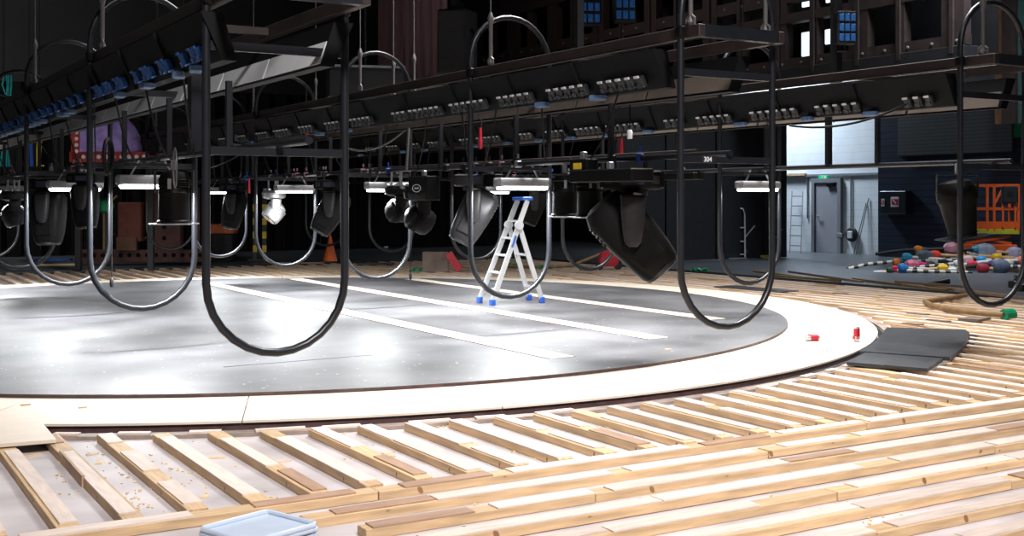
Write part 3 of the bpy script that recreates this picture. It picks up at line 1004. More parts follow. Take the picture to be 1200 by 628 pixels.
small_head(1, 321, 'small bright silver moving light framed by the near hoop', .74, SILVER, SILVER, -40)
small_head(1, 466, 'round black moving light with a bright top plate on the middle row', .66, CHAR, SILVER, 85)
small_head(1, 492, 'black angular moving light crossing the second hoop of the middle row', .78, CHAR, CHAR, 60)
def can_light(r, px, label, H=.5, tilt=0, dx=0, zt=1.80, slim=False):
    c = ROWS[r]
    y = row(px, c)
    t = thing('can_spotlight', label, 'spotlight', (c + dx, y, zt), (0, 0, FACE), group='can spotlights')
    k = H / .5
    MB().box((0, 0, -.0), (.06, .05, .12), ch=.01).build('clamp', SILVER, t)
    yk = MB()
    yk.bar((0, -.17 * k, -.06), (0, .17 * k, -.06), .04, .012)
    for s in (-1, 1):
        yk.bar((0, s * .17 * k, -.06), (0, s * .17 * k, -.26 * k), .04, .012)
    yk.build('yoke', BLACK, t)
    M = T(0, 0, -.26 * k) @ R('X', tilt)
    b = MB().lathe([(.06 * k, .17 * k), (.13 * k, .15 * k), (.165 * k, .09 * k), (.165 * k, .0), (.15 * k, -.02 * k), (.11 * k, -.30 * k), (.115 * k, -.31 * k)], 26) if slim else MB().lathe([(.05 * k, .20 * k), (.11 * k, .18 * k), (.135 * k, .12 * k), (.13 * k, .02 * k), (.14 * k, .0), (.135 * k, -.02 * k), (.14 * k, -.24 * k), (.15 * k, -.25 * k), (.15 * k, -.27 * k)], 26)
    for q in range(4):
        b.lathe([(.136 * k, .05 * k + q * .02 * k), (.142 * k, .055 * k + q * .02 * k), (.136 * k, .06 * k + q * .02 * k)], 26)
    bo = b.build('body', CHAR, t, True)
    bo.matrix_local = M
    MB().box((0, 0, (-.315 if slim else -.275) * k), (.36 * k, .36 * k, .012), ch=.004).build('filter_frame', GREYH if slim else SILVER, bo)
    MB().lathe([(.12 * k, -.285 * k), (.125 * k, -.28 * k)], 20).build('lens', LENS, bo, True)
    MB().box((.142 * k, 0, .08 * k), (.01, .03 * k, .09 * k)).build('tag', LAMPH, bo)
    return t
can_light(0, 204, 'black can spotlight with silver filter frame in the second left hoop', .50, 0)
can_light(1, 662, 'black can spotlight right of the stepladder hoop, left of a pair', .46, 0)
can_light(1, 691, 'black can spotlight with yellow sticker, right of a pair', .46, 0)
can_light(2, 1122, 'tapered black can spotlight hanging in front of the orange lift', .62, 9, slim=True)
yy = row(682, ROWS[1] - .2)
# ballast boxes and devices on the pipes
def box_device(r, px, label, sx, sy, sz, z, dx=0, badge=None, m=CHAR):
    c = ROWS[r]
    o = thing('ballast_box', label, 'ballast box', (c + dx, row(px, c + dx), z), group='devices on the pipes')
    MB().box((0, 0, 0), (sx, sy, sz), ch=.015).build('body', m, o)
    MB().box((0, 0, sz / 2 + .03), (.05, .07, .08), ch=.01).build('clamp', SILVER, o)
    if badge == 'oval':
        MB().tube([(-sx / 2 - .004, .11 * math.cos(a), .045 * math.sin(a)) for a in [2 * PI * k / 24 for k in range(24)]], .004, 5, True).build('oval_badge', TAG, o)
        for q in (-.04, 0, .04):
            MB().box((-sx / 2 - .004, q, 0), (.004, .02, .02)).build('badge_mark', TAG, o)
    if badge == 'yellow':
        MB().box((-sx / 2 - .004, 0, 0), (.006, .13, .06)).build('yellow_sticker', YEL, o)
    return o
box_device(1, 497, 'black ballast box with an oval white badge on the middle row', .2, .5, .30, 1.62, -.1, 'oval')
box_device(1, 684, 'black ballast box with a yellow sticker above the pair of cans', .14, .3, .14, 1.80, -.22, 'yellow')
box_device(1, 715, 'wide black control box above the big tilted moving light', .25, 1.0, .12, 1.70, -.25)
box_device(1, 575, 'black box with a bright end above the large grey moving light', .2, .5, .14, 1.70, .1)
box_device(0, 60, 'black control box above the tall moving light on the left row', .3, .6, .1, 1.80, -.1)
box_device(2, 800, 'long dark box high on the right row behind the middle hoop', .2, .7, .1, 1.80, 0)
# clips and clutter on the pipes
clip_mats = (GREYH, GREYH, GREYH, PINK, PINK, SILVER, GREYH, BLUEP)
n_clip = 0
for r, c in enumerate(ROWS):
    for k in range((12, 30, 14)[r]):
        y = random.uniform(8.2 if r < 2 else 14, 21)
        m = random.choice(clip_mats) if r else random.choice((PINK, GREYH, GREYH))
        q = MB()
        q.box((0, 0, -.035), (.075, random.uniform(.04, .08), random.uniform(.06, .09)), ch=.012)
        q.lathe([(.012, .03), (.012, .075)], 8)
        o = q.build('pipe_clamp', m, loc=(c, y, 1.90))
        col = {SILVER: 'bare metal', BLUEP: 'blue', YEL: 'yellow', PINK: 'pinkish', GREYH: 'grey', REDP: 'red'}[m]
        tag(o, 'small %s clamp gripping the fixture pipe of the %s row' % (col, RN[r]), 'clamp', 'small %s clamps on the %s pipe' % (col, RN[r]))
# hanging cables
def catenary(a, b, sag, n=14):
    a, b = Vector(a), Vector(b)
    return [a.lerp(b, k / n) + Vector((0, 0, -sag * 4 * (k / n) * (1 - k / n))) for k in range(n + 1)]
def cab(pts, label, m=CABLE, rad=.010, group='loose rig cables'):
    return tag(MB().tube(pts, rad, 6).build('rig_cable', m, smooth=True), label, 'cable', group)
for r, c in enumerate(ROWS):
    for k in range((10, 16, 9)[r]):
        y = (8.6, 8.6, 13.5)[r] + k * (.95 if r else 1.2) + random.uniform(-.2, .2)
        dy = random.uniform(.3, 1.5)
        cab(catenary((c - .38, y, 2.42), (c + random.uniform(-.1, .1), y + dy, 1.90), random.uniform(.05, .3)),
            'slack black cable from the %s truss tray down to its pipe' % RN[r], CABLE, .009, 'drop cables of the %s row' % RN[r])
cab(catenary(P(245, 197, 19), P(300, 168, 20), .05), 'grey cable rising to the right behind the near hoop', GREYCABLE)
cab(catenary(P(405, 173, 14.6), P(475, 152, 14.2), .12), 'grey cable looping from the near hoop to the middle truss', GREYCABLE, .012)
cab(catenary(P(476, 200, 14.6), P(479, 150, 14.6), .02), 'grey cable bundle hanging straight below the middle truss', GREYCABLE, .02)
cab(catenary(P(925, 147, 12.6), P(1062, 122, 12.0), .10), 'black cable sagging across the white wall opening', CABLE, .012)
loopc = P(205, 205, 10.0)
cab([loopc + Vector((.02 * math.cos(a), (.13 * math.cos(a)), .17 * math.sin(a) + .06)) for a in [k * PI / 10 - .6 for k in range(21)]], 'grey cable loop above the black can spotlight on the left row', GREYCABLE, .007)
cl = P(127, 183, 11.0)
cab([cl + Vector((.10 * math.cos(a) * .6, .10 * math.cos(a), .16 * math.sin(a))) for a in [k * PI / 10 for k in range(20)]] + [cl + Vector((.06, .1, 0))], 'coiled black cable hanging in the left row before the red beam', CABLE, .02)
for px, y0, y1, Zd, lb in ((131, 200, 334, 11.2, 'thin black string with a weight hanging from the second left hoop'), (481, 235, 326, 15.0, 'thin black string with a weight hanging before the brown board')):
    t = thing('weighted_string', lb, 'string', P(px, y1, Zd))
    h = (y1 - y0) * Zd / F
    MB().tube([(0, 0, 0), (0, 0, h)], .0045, 6).build('string', CABLE, t)
    MB().lathe([(.012, -.02), (.02, .0), (.02, .05), (.01, .07)], 10).build('weight', BLACK, t, True)
tg = P(738, 152, 11.6)
t = thing('cable_tag', 'white plug end dangling on a cable from the middle truss', 'plug', tg)
MB().tube([(0, 0, 0), (0, 0, .42)], .008, 6).build('wire', CABLE, t)
MB().lathe([(.025, -.09), (.028, -.02), (.018, .0)], 10).build('plug_body', TAG, t, True)
for px, py, Zd, m, lb in ((563, 162, 13.4, REDP, 'red carabiner strap on the middle truss near the third hoop'), (728, 175, 12.4, REDP, 'red strap hanging above the big tilted moving light'),
                          (292, 218, 19.5, REDP, 'red ribbon hanging by the near hoop before the hazard strip'), (360, 148, 16.8, REDP, 'orange red tag under the middle truss inside the near hoop')):
    q = MB()
    q.box((0, 0, 0), (.035, .04, .24), taper=(.6, .6))
    q.tube([(0, 0, .1), (.03, .02, .2), (0, .04, .26), (0, .04, .62)], .008, 6, mi=1)
    tag(q.build('strap', [m, CABLE], loc=P(px, py, Zd)), lb, 'strap')

# ------------------------------------------------------------------ stepladder on the disc
sl = thing('stepladder', 'white aluminium stepladder with blue feet standing on the grey disc', 'ladder')
FLp, FRp = G(562, 355, 0), G(577, 358, 0)
RLp, RRp = G(620, 352, 0), G(635, 355, 0)
def XY(px, Z, z):
    p = P(px, HOR, Z); return Vector((p.x, p.y, z))
TL, TR = XY(606.5, 17.0, 1.47), XY(618, 16.6, 1.47)
def rail(a, b, w=.025, h=.07):
    MB().bar(a, b, w, h).build('rail', ALU, sl)
up = Vector((0, 0, .05))
rail(FLp + up, TL); rail(FRp + up, TR)
hL, hR = FLp.lerp(TL, .76), FRp.lerp(TR, .76)
rail(RLp + up, hL); rail(RRp + up, hR)
for i in range(5):
    f = .14 + i * .165
    MB().bar(FLp.lerp(TL, f), FRp.lerp(TR, f), .07, .028).build('rung', ALU, sl)
for f in (.2, .62):
    MB().bar(RLp.lerp(hL, f), RRp.lerp(hR, f), .03, .03).build('brace', ALU, sl)
for h in (hL, hR):
    dv = (FRp - FLp).normalized()
    MB().tube([h - dv * .03, h + dv * .03], .06, 14).build('hinge', ALU, sl, True)
for p in (FLp, FRp, RLp, RRp):
    MB().box((p.x, p.y, .045), (.075, .075, .09), ch=.012).build('foot', BLUEP, sl)
mid = (TL + TR) / 2
MB().box((0, 0, 0), (.46, .16, .05), ch=.012).build('top_tray', BLUEP, sl, loc=(mid.x, mid.y, 1.495), rot=(0, 0, math.atan2((TR - TL).y, (TR - TL).x)))
MB().bar(FRp.lerp(TR, .55), FRp.lerp(TR, .66), .03, .035).build('blue_sticker', BLUEP, sl)

# ------------------------------------------------------------------ right: lift, prop pile
lc = P(1158, 300, 27.0)
LH = FACE + PI
lf = thing('scissor_lift', 'orange scissor lift parked by the dark blue wall', 'lift', (lc.x, lc.y, ZF), (0, 0, -YAW - .15))
def lbox(name, c, s, m, ch=.01):
    return MB().box(c, s, ch=ch).build(name, m, lf)
lbox('chassis', (0, .25, .30), (1.25, .7, .36), ORANGE, .03)
for x in (-.45, .45):
    for y in (-.05, .55):
        MB().lathe([(.16, -.06), (.17, -.04), (.17, .04), (.16, .06)], 18, T(x, y, .16) @ R('X', 90)).build('wheel', BLACK, lf, True)
for s in (-1, 1):
    MB().bar((-.5, -.05, .5), (.5, -.05, .68), .05, .06).build('scissor_arm', ORANGE, lf) if s < 0 else MB().bar((.5, -.02, .5), (-.5, -.02, .68), .05, .06).build('scissor_arm', ORANGE, lf)
lbox('deck', (0, .25, .78), (1.3, .8, .12), YELG)
rl = MB()
for x in (-.63, -.05, .10, .63):
    rl.box((x, -.13, 1.32), (.05, .05, 1.05))
    if abs(x) > .2:
        rl.box((x, .63, 1.32), (.05, .05, 1.05))
for z in (1.84, 1.30):
    rl.box((0, -.13, z), (1.3, .05, .06)); rl.box((0, .63, z), (1.3, .05, .06))
    rl.box((-.63, .25, z), (.05, .8, .05)); rl.box((.63, .25, z), (.05, .8, .05))
rl.box((0, -.13, .92), (1.3, .03, .18))
for a, b in (((-.60, -.13, 1.35), (-.25, -.13, 1.82)), ((.10, -.13, 1.40), (.32, -.13, 1.82))):
    rl.bar(a, b, .035, .045)
rl.build('guard_rail', ORANGE, lf)
gt = MB()
for x in (.28, .55):
    gt.box((x, -.17, 1.18), (.04, .04, .62))
gt.box((.415, -.17, 1.48), (.31, .04, .04))
gt.build('gate', ORANGE, lf)
lbox('control_box', (.42, -.19, 1.62), (.36, .14, .40), BLACK, .04)
MB().box((.42, -.262, 1.64), (.14, .01, .12)).build('control_panel', GREYH, lf)

heads = [  # px, py, radius, colour name, colour, direction of pole in picture, second colour
    (1050, 306.5, .10, 'orange', (.75, .20, .01), -1), (1076, 292, .12, 'orange', (.72, .22, .02), 1), (1115, 291.5, .22, 'dusty pink', (.45, .20, .26), -1),
    (1084, 301.5, .24, 'dark grey', (.10, .12, .15), 1), (1063, 301.5, .14, 'cyan', (.02, .35, .55), 1), (1096, 298.7, .15, 'bright red', (.75, .05, .02), 1),
    (1049, 315, .10, 'crimson', (.60, .01, .08), 1), (1058, 318, .15, 'blue', (.02, .16, .40), 1), (1069, 313.5, .18, 'rose', (.50, .10, .17), 1),
    (1081, 312, .14, 'magenta', (.42, .01, .12), 1), (1104.5, 320, .14, 'yellow', (.72, .42, .01), -1), (1043, 319.5, .09, 'dark green', (.02, .07, .03), 1),
    (1140, 311, .15, 'scarlet', (.72, .02, .05), 1), (1152, 315, .15, 'dark red', (.36, .02, .04), 1), (1150, 304.5, .13, 'sky blue', (.02, .28, .60), 1),
    (1155, 294.5, .26, 'pale blue grey', (.22, .26, .34), 1), (1168, 302, .15, 'mustard', (.68, .38, .01), 1), (1173, 316.5, .22, 'slate', (.10, .12, .18), 1),
    (1188, 297, .22, 'lilac', (.32, .30, .40), -1), (1181, 308.7, .14, 'cream', (.55, .48, .36), -1), (1144, 292, .12, 'teal blue', (.01, .20, .34), -1),
    (1134, 305, .15, 'pale pink', (.60, .38, .40), -1), (1108, 303, .12, 'olive', (.16, .14, .04), 1), (1126, 299, .12, 'brick red', (.40, .07, .03), 1),
    (1126, 316, .12, 'tan', (.40, .27, .14), -1), (1163, 309, .11, 'purple', (.16, .04, .22), 1), (1186, 313, .13, 'navy', (.02, .03, .10), -1), (1094, 306, .12, 'ivory', (.60, .54, .42), 1), (1141, 300, .11, 'steel grey', (.2, .21, .22), 1), (1196, 305, .13, 'coral', (.65, .15, .10), -1), (1091, 313, .15, 'black', (.01, .01, .012), 1), (1122, 309, .12, 'white', (.55, .55, .55), -1)]
POLEM = bands(mat('banded pole', (.50, .46, .42), .5), 0, .22, .10, (.015, .015, .015))
POLEB = mat('black pole', (.02, .02, .02), .5)
POLEW = mat('wooden pole', (.42, .26, .13), .5)
for i, (px, py, rad, cn, colr, dr) in enumerate(heads):
    rad *= .74
    Z = 24.2 if py > 314 else 25.0 if py > 308 else 25.8 if py > 303 else 26.2 if py > 297 else 26.5
    p = P(px, py, Z)
    p.z = max(p.z, ZF + rad * .8)
    ang = -YAW + (0 if dr > 0 else PI) + random.uniform(-.35, .35)
    t = thing('prop_pole', 'stage pole with a %s head in the colourful heap by the lift' % cn if i != 1 else 'stage pole with an orange nut-like head on top of the colourful heap', 'prop', p, (0, random.uniform(0, .06), ang), 'colourful poles in the heap')
    hm = mat(cn + ' head', colr, .55, var=.3, scale=9)
    MB().loft([(-rad * 1.1, rad * .35, rad * .35, 3, 0), (-rad * .9, rad * .75, rad * .7, 3, 0), (-.1 * rad, rad, rad * .9, 3, 0), (.7 * rad, rad * .8, rad * .75, 3, 0), (rad * 1.1, rad * .35, rad * .3, 3, 0)], 10 if i % 3 else 6, R('Y', 90)).build('head', hm, t, bool(i % 2))
    L = random.uniform(1.1, 1.8)
    MB().tube([(rad * .9, 0, 0), (L * .6, 0, -.02), (L, 0, -min(.1, p.z))], .04, 10).build('pole', random.choice((POLEM, POLEB, POLEW, PALELIT)), t, True)
p = G(1112, 333, ZF)
t = thing('black_cone', 'black cone lying on the floor in front of the colourful heap', 'cone', (p.x, p.y, ZF + .065), (0, PI / 2 + .14, PI - YAW))
MB().lathe([(.065, 0), (.06, .03), (.02, .40), (.012, .42)], 16).build('shell', BLACK, t, True)
for i, (px, py) in enumerate(((1196, 330), (1190, 337), (1199, 341))):
    p = G(px, py, ZF)
    q = MB().box((0, 0, .06), (.22, .16, .12), ch=.02)
    q.tube([(-.08, 0, .1), (0, 0, .18), (.08, 0, .1)], .012, 6)
    tag(q.build('tool_case', BLACK, loc=(p.x, p.y, ZF)), 'small black case at the right picture edge, %s of three' % ('rearmost', 'leftmost', 'nearest')[i], 'case')

# hand truck and bench before the black masking
p0 = G(863, 303.5, ZF)
ht = thing('hand_truck', 'silver hand truck standing before the black masking', 'hand truck', (p0.x, p0.y, ZF), (0, 0, -YAW))
hz_ = (303 - 236) * p0.length / F
MB().tube([(-.22, 0, .05), (-.22, .05, 1.15), (-.17, .05, 1.28), (.17, .05, 1.28), (.22, .05, 1.15), (.22, 0, .05)], .022, 8).build('frame', ALU, ht, True)
for z in (.12, .45, .80):
    MB().bar((-.22, .02, z), (.22, .02, z), .03, .03).build('crossbar', ALU, ht)
MB().box((0, -.12, .03), (.46, .26, .015)).build('toe_plate', SILVER, ht)
for s in (-.27, .27):
    MB().lathe([(.10, -.03), (.12, 0), (.10, .03)], 16, T(s, .08, .12) @ R('Y', 90)).build('wheel', BLACK, ht, True)
    MB().bar((s * .8, .0, .55), (s * .8 + .25 * (1 if s > 0 else .2), .0, .85), .02, .02).build('strut', ALU, ht)
p1 = G(889, 302, ZF)
wbn = thing('work_bench', 'low black bench with a pale top edge left of the white wall', 'bench', (p1.x, p1.y, ZF), (0, 0, -YAW))
MB().box((0, 0, .50), (1.1, .5, .04)).build('top', GREYH, wbn)
for x in (-.5, .5):
    for y in (-.2, .2):
        MB().box((x, y, .24), (.05, .05, .48)).build('leg', BLACK, wbn)
MB().box((0, -.22, .05), (.9, .05, .06)).build('yellow_rail', YELG, wbn)
for i, dx in enumerate((.25, .45)):
    o = MB().bar((0, 0, 0), (-.22 if i == 0 else .2, 0, .26 if i == 0 else .2), .05, .03).build('wood_offcut', OFFCUT, loc=(p1.x + dx * CY, p1.y - dx * SY, ZF + .54))
    tag(o, 'pale wood piece standing up on the low black bench, %s one' % ('left' if i == 0 else 'right'), 'offcut')
for i, dx in enumerate((-.35, -.05, .42)):
    q = MB()
    q.lathe([(.02, -.05), (.12, -.04), (.12, .04), (.02, .05)], 16, R('X', 90))
    o = q.build('cable_reel', BLACK, loc=(p1.x + dx * CY + .1, p1.y - dx * SY, ZF + .12 if i < 2 else ZF + .65))
    tag(o, 'black cable reel %s the low bench' % ('under the left of', 'under the middle of', 'on the right end of')[i], 'reel')

# ------------------------------------------------------------------ rear: loudspeaker, gallery, floodlights, machinery
sp = P(536, 50, 24.0)
ls = thing('loudspeaker', 'large black loudspeaker hanging in front of the pink drape', 'speaker', sp, (0, 0, -YAW - .35))
MB().box((0, 0, 0), (.62, .7, 1.30), ch=.03).build('cabinet', mat('speaker black', (.026, .026, .027), .6), ls)
MB().box((0, -.36, 0), (.56, .02, 1.22), ch=.008).build('grille', mat('speaker grille', (.035, .034, .034), .7, scale=80, var=.5), ls)
bk_ = MB(); bk_.box((0, 0, .75), (.1, .5, .2)); bk_.tube([(0, 0, .8), (0, 0, 5)], .03, 8)
bk_.build('hanging_bracket', BLACK, ls)
hn = MB(); hn.tube([(.33, -.05, .25), (.40, -.08, .15), (.40, -.1, -.15), (.33, -.1, -.25)], .03, 8); hn.build('handle', GREYH, ls)
MB().box((.05, 0, -.74), (1.2, .6, .10)).build('shelf', STEELBRN, ls)

gc = 20.0
gy0, gy1 = row(1135, gc), 39.0
ga = thing('steel_gallery', 'dark brown riveted steel gallery with openings high on the right', 'gallery', (gc, 0, 0))
MB().box((.1, (gy0 + gy1) / 2, 4.42), (.5, gy1 - gy0, .36), ch=.02).build('lower_beam', BLACK, ga)
MB().box((0, (gy0 + gy1) / 2, 4.72), (.2, gy1 - gy0, .22)).build('sill_panel', STEELBRN, ga)
MB().box((0, (gy0 + gy1) / 2, 5.78), (.26, gy1 - gy0, .22)).build('middle_beam', STEELBRN, ga)
MB().box((0, (gy0 + gy1) / 2, 6.30), (.2, gy1 - gy0, .30)).build('sill_panel', STEELBRN, ga)
MB().box((0, (gy0 + gy1) / 2, 7.85), (.26, gy1 - gy0, .5)).build('upper_beam', STEELBRN, ga)
y = gy0 + .3
i = 0
while y < gy1:
    wdt = (.55, .25)[i % 2]
    MB().box((0, y, 6.1), (.22, wdt, 3.2)).build('post', STEELBRN, ga)
    MB().box((-.14, y, 6.0), (.05, .10, 3.1)).build('stiffener', STEELBRN, ga)
    y += (1.35, 1.15)[i % 2]
    i += 1
MB().box((.9, (gy0 + gy1) / 2, 6.2), (.1, gy1 - gy0, 3.6)).build('rear_panel', BLACKM, ga)
rv = MB()
y = gy0 + .2
while y < gy1:
    rv.lathe([(.04, 0), (.035, .02), (.015, .03)], 8, T(-.1, y, 4.70) @ R('Y', -90))
    rv.lathe([(.04, 0), (.035, .02), (.015, .03)], 8, T(-.1, y + .2, 6.30) @ R('Y', -90))
    y += .62
rv.build('rivets', WIRE, ga)
for i, (xa, ya, xb, yb) in enumerate(((939.5, 38.5, 949, 65), (967, 35, 975, 51), (1007, 28, 1009.5, 43), (940, -8, 949.5, 7), (968, -8, 976, 2))):
    y0, z0 = onwall(xb, yb, gc + .8); y1, z1 = onwall(xa, ya, gc + .8)
    o = MB().box((gc + .8, (y0 + y1) / 2, (z0 + z1) / 2), (.06, abs(y1 - y0), z1 - z0), ch=.02).build('window_%d' % (i + 1), LITWALL)  # glowing panel stands in for the lit wall beyond the opening
    struct(o)
def flood(px, py, Z, label):
    p = P(px, py, Z)
    t = thing('floodlight', label, 'floodlight', p, (0, 0, -YAW + .1), 'floodlights on the gallery')
    MB().box((0, .15, 0), (.52, .3, .86), ch=.03).build('housing', BLACK, t)
    for r_ in range(3):
        for c_ in range(3):
            MB().box((-.155 + c_ * .155, -.012, -.26 + r_ * .26), (.12, .03, .19), ch=.02).build('lamp_pane', FIXBLUE, t)
    MB().tube([(0, .15, -.43), (0, .15, -.6), (-.2, .15, -.6)] if Z < 20 else [(0, .15, .43), (0, .15, 5)], .03, 8).build('stand_pole', BLACK, t)
    if Z < 20:
        t.scale = (.6, .6, .6)
flood(692, 8, 27, 'black floodlight with blue panes at the top centre, left of two')
flood(733, 4, 27, 'black floodlight with blue panes at the top centre, right of two')
flood(993, 32, 18.25, 'black floodlight with dim blue panes before the bright gallery windows')
# dark posts and hanging pieces near the gallery
for i, (px, Z) in enumerate(((678, 20), (980, 18.5))):
    b_ = P(px, 70, Z)
    struct(MB().box((b_.x, b_.y, 6.5), (.13, .13, 13 - 5.2 - .6)).build('column_%d' % (i + 1), BLACK))
# left rear machinery
rb = P(170, 296, 27.0)
mb = thing('machine_frame', 'rust brown perforated steel machine frame behind the left row', 'machine', (rb.x, rb.y, ZF), (0, 0, -YAW + .05))
def holes(bx, p0, p1, n, rr, yf):
    for k in range(n):
        f = (k + .5) / n
        bx.lathe([(rr, 0), (rr, .012)], 10, T(p0[0] + (p1[0] - p0[0]) * f, yf, p0[1] + (p1[1] - p0[1]) * f) @ R('X', 90), 1)
q = MB(); q.box((0, 0, .22), (3.0, .4, .28), ch=.01); holes(q, (-1.4, .24), (1.4, .24), 14, .05, -.2); q.build('base_beam', [RUST, BLACKM], mb)
q = MB(); q.box((.45, .1, 1.2), (.75, .3, 1.75), ch=.02); holes(q, (.45, .5), (.45, 2.0), 6, .05, -.05); q.build('upright_plate', [RUST, BLACKM], mb)
q = MB(); q.box((-.3, -.05, 1.0), (.55, .3, .9), ch=.03); q.build('gear_case', mat('dull red casing', (.13, .028, .016), .55), mb)
q = MB(); q.box((-.35, -.22, .50), (.45, .1, .30)); q.build('brown_box', mat('brown carton', (.12, .055, .025), .7), mb)
MB().tube([(-.9, -.1, .36), (-.9, -.1, 1.35), (-.6, -.1, 1.6)], .03, 8).build('pipe', BROWNP, mb)
MB().tube([(1.2, 0, .36), (1.2, 0, 1.8)], .06, 8).build('upright_post', RUST, mb)
q = P(124, 241, 25.5)
t = thing('green_lamp', 'round green beacon behind the second left hoop', 'beacon', q)
MB().lathe([(.06, -.17), (.15, -.12), (.18, 0), (.14, .12), (.05, .17)], 18).build('globe', GREEN, t, True)
MB().tube([(0, 0, -.15), (0, 0, -q.z + .36)], .02, 6).build('stem', BLACK, t)
# red beam, post and purple fabric piece
ra = P(135, 184, 25.0)
rbm = thing('red_steel_frame', 'red perforated steel post and beam carrying the purple piece', 'frame', ra, (0, 0, -YAW))
q = MB(); q.box((-.05, 0, 0), (1.75, .3, .22), ch=.01); holes(q, (-.7, 0), (.75, 0), 9, .045, -.15); q.build('beam', [REDST, TAG], rbm)
q = MB(); q.box((-.77, .0, .42), (.24, .3, 1.05), ch=.01); holes(q, (-.77, .05), (-.77, .85), 6, .04, -.15); q.build('post', [REDST, TAG], rbm)
for x in (-.8, .75):
    MB().box((x, .05, -.11 - (ra.z - .11 - ZF) / 2), (.12, .12, ra.z - .11 - ZF)).build('leg', BLACK, rbm)
pf = MB()
N = 20
outline = [(-.68, .0)] + [(-.68 + .02 + 1.26 * (1 - (1 - k / N) ** 1.0), 1.0 * math.sqrt(max(0, 1 - (k / N) ** 2.2)) + .0) for k in range(N + 1)]
secs = []
for dpt, sc in ((-.22, .72), (-.16, .9), (0, 1.0), (.16, .9), (.22, .72)):
    secs.append([((x + .68) * sc - .68, dpt, z * sc) for x, z in outline])
vs = [p for s_ in secs for p in s_]
n = len(outline)
fs = []
for a_ in range(len(secs) - 1):
    for k in range(n):
        l = (k + 1) % n
        fs.append([a_ * n + k, a_ * n + l, (a_ + 1) * n + l, (a_ + 1) * n + k])
fs += [list(range(n)), [(len(secs) - 1) * n + k for k in range(n)]]
pf.add(vs, fs)
o = pf.build('purple_set_piece', PURPLE, smooth=True, loc=ra + Vector((0, 0, .112)), rot=(0, 0, -YAW))
tag(o, 'large purple quarter-round fabric set piece on the red steel beam', 'set piece')
# hanging ropes and slings, far left
for i, (px, y0, y1, m, lb) in enumerate(((3, 150, 195, TEAL, 'teal rope bundle hanging low at the left edge'), (5, 88, 112, TEAL, 'teal rope coil high at the left edge'),
                                         (34, 150, 195, BLUEP, 'straight blue sling hanging in the left dark'), (46, 152, 195, YEL, 'yellow chain sling hanging in the left dark'))):
    p = P(px, y0, 27)
    h = (y1 - y0) * 27 / F
    q = MB()
    for k in range(4 if i in (0, 1) else 2):
        q.tube([(k * .05, 0, 0), (k * .05 + random.uniform(-.04, .04), .03, -h * .5), (k * .05 + random.uniform(-.05, .05), 0, -h), (k * .05 + .05, 0, -h * .98)], .022, 6)
    q.tube([(0, 0, -.02), (0, 0, 6)], .01, 5, mi=1)
    tag(q.build('hanging_sling', [m, CABLE], loc=p), lb, 'sling')
# back floor clutter
def clutter(name, px, py, label, cat, builder, z=ZF, rz=-YAW):
    p = G(px, py, z)
    t = thing(name, label, cat, (p.x, p.y, z), (0, 0, rz))
    builder(t)
    return t
def orange_case(t):
    MB().box((0, 0, .34), (.55, .45, .68), ch=.03).build('body', GREYH, t)
    MB().box((0, 0, .80), (.62, .45, .24), ch=.03).build('lid', mat('orange lid', (.55, .13, .03), .5), t)
clutter('supply_case', 262, 306, 'grey case with an orange top behind the near hoop', 'case', orange_case)
def hazard(t):
    q = MB()
    for k in range(9):
        q.box((0, 0, .12 + k * .17), (.10, .06, .17), mi=k % 2)
    q.build('post', [BLACK, YEL], t)
    MB().box((0, 0, .02), (.3, .3, .04)).build('base', BLACK, t)
clutter('hazard_post', 299, 305, 'yellow and black striped post by the near hoop, left one', 'post', hazard)
clutter('hazard_post', 310, 305, 'yellow and black striped post by the near hoop, right one', 'post', hazard)
def cone_(t):
    MB().lathe([(.18, 0), (.17, .04), (.03, .62), (.02, .65)], 16).build('shell', mat('orange cone', (.80, .13, .01), .5), t, True)
    MB().lathe([(.125, .22), (.09, .36)], 16, T(0, 0, 0)).build('stripe', YEL, t, True)
    MB().box((0, 0, .015), (.42, .42, .03), ch=.01).build('base', BLACK, t)
clutter('traffic_cone', 387, 307, 'orange cone seen just left of the near hoop post', 'cone', cone_)
def brown_board(t):
    o = MB().box((0, 0, .22), (.55, .05, .44), ch=.01).build('board', BOARDB, t)
    o.rotation_euler = (-.25, 0, 0)
    MB().bar((.28, .02, .40), (.52, -.05, .05), .05, .16).build('red_flap', REDP, t)
clutter('stage_weight_board', 510, 319, 'grey brown board with a red flap standing behind the disc', 'panel', brown_board, ZT)
def vac(t):
    MB().loft([(.08, .20, .16, 4, 0), (.14, .24, .18, 4, 0), (.34, .20, .16, 4, 0), (.42, .10, .10, 3, 0)], 20).build('body', REDP, t, True)
    for x in (-.2, .2):
        MB().lathe([(.08, -.03), (.09, 0), (.08, .03)], 14, T(x, -.12, .09) @ R('X', 90)).build('wheel', BLACK, t, True)
    MB().tube([(.05, 0, .40), (.3, -.1, .45), (.7, -.2, .15), (1.2, -.25, .03)], .02, 8).build('hose', GREYCABLE, t, True)
clutter('floor_vacuum', 713, 316, 'red wheeled vacuum cleaner behind the big tilted moving light', 'vacuum cleaner', vac, ZT)
tg_ = [G(x, y, ZT + .04) for x, y in ((590, 312), (640, 313), (670, 311))] + [G(712, 312, ZT) + Vector((0, 0, .35))]
tag(MB().tube(tg_, .035, 10).build('brown_pole', BROWNP, smooth=True), 'brown pole lying behind the disc, raised at the red vacuum', 'pole')
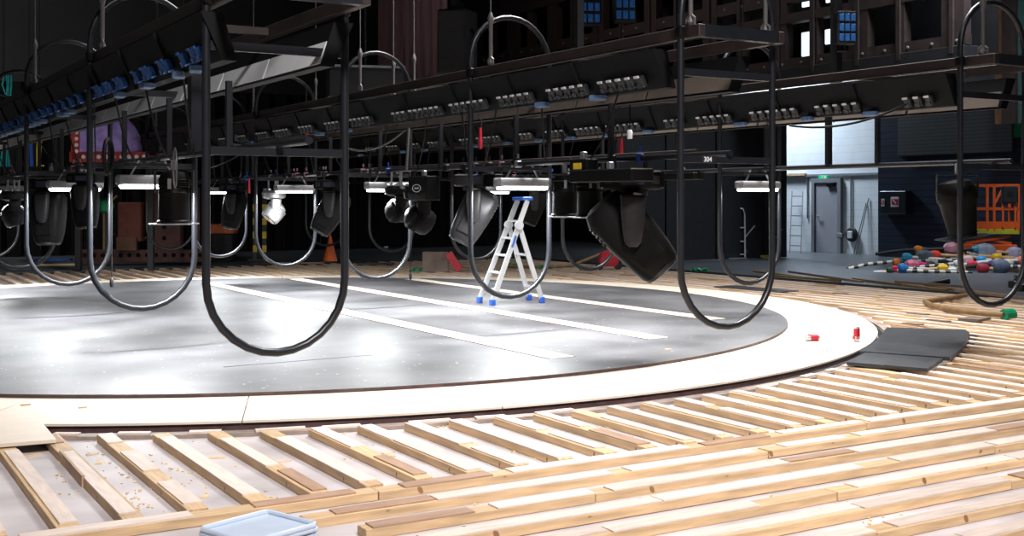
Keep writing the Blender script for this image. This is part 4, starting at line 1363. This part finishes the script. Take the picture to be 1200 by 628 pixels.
for i, (px, py, L, m, lb) in enumerate(((62, 305, .9, BLUEP, 'blue board lying on the dark floor at the left'), (66, 311, 1.1, OFFCUT, 'pale orange board lying on the dark floor at the left'),
                                      (350, 309, 1.2, BOARDB, 'brown board behind the joists inside the near hoop'), (440, 310, .9, BLACK, 'black board behind the joists right of the near hoop'))):
    p = G(px, py, ZF)
    tag(MB().box((0, 0, .02), (L, .2, .04)).build('floor_board', m, loc=(p.x, p.y, ZF), rot=(0, 0, -YAW + .1)), lb, 'board')
for i, (px, py) in enumerate(((648, 330), (487, 319), (690, 318), (597, 313), (820, 319))):
    p = G(px if i else 640, py if i else 316, ZT)
    q = MB()
    for k in range(5):
        q.tube([(random.uniform(-.2, .2), random.uniform(-.1, .1), .0), (random.uniform(-.2, .2), random.uniform(-.1, .1), .05), (random.uniform(-.2, .2), random.uniform(-.1, .1), .01)], .02, 6)
    tag(q.build('green_sling', GREEN, loc=(p.x, p.y, ZT + .03)), 'small green webbing heap behind the disc, %s from the left' % nth((3, 1, 4, 2, 5)[i]), 'sling', 'green slings on the joists')
# shelving seen through the left row and a dark cabinet above the middle truss
pc_ = P(428, 98, 21)
cbt = thing('hanging_cabinet', 'dark box with a bright upper edge above the middle truss', 'box', pc_, (0, 0, -YAW + .25))
MB().box((0, 0, 0), (1.35, .5, .55), ch=.02).build('body', BLACK, cbt)
MB().bar((-.68, -.27, .28), (.68, -.27, .28), .03, .04).build('edge_strip', SILVER, cbt)
MB().tube([(0, 0, .27), (0, 0, 5)], .02, 6).build('hanger', BLACK, cbt)
for i, (px, py, wd, hh) in enumerate(((215, 128, .75, 1.6), (185, 150, .5, 1.5))):
    p = P(px, py, 26)
    t = thing('equipment_rack', 'dark rack with silver edges hanging behind the left row, %s one' % ('right' if i == 0 else 'left'), 'rack', p, (0, 0, -YAW))
    q = MB()
    for x in (-wd / 2, wd / 2):
        q.box((x, 0, 0), (.05, .05, hh))
    for z in (-hh / 2, -.1, hh / 2):
        q.box((0, 0, z), (wd, .05, .05))
    q.build('frame', GREYH, t)
    MB().box((0, .1, 0), (wd - .1, .08, hh - .1)).build('panel', BLACK, t)
    MB().tube([(0, 0, hh / 2), (0, 0, 7)], .015, 6).build('hanger', WIRE, t)
def tape(px, py, segs, m, label, name, Z=None):
    x, Z = onY(px, 33.0)
    p = P(px, py, Z)
    q = MB()
    for a, b in segs:
        q.bar((a[0], 0, a[1]), (b[0], 0, b[1]), .01, .035)
    tag(q.build(name, m, loc=(p.x, 32.98, p.z)), label, 'tape mark')
tape(647, 291, (((-.12, .28), (-.12, -.2)), ((-.12, -.2), (.14, -.2))), GREEN, 'green L-shaped tape mark on the black drape right of the stepladder', 'tape_mark')
tape(452, 300, (((0, .28), (0, -.22)), ((-.07, .28), (.07, .28)), ((-.06, -.22), (.06, -.22))), TAG, 'white I-shaped mark on the black drape below the second middle hoop', 'tape_mark')
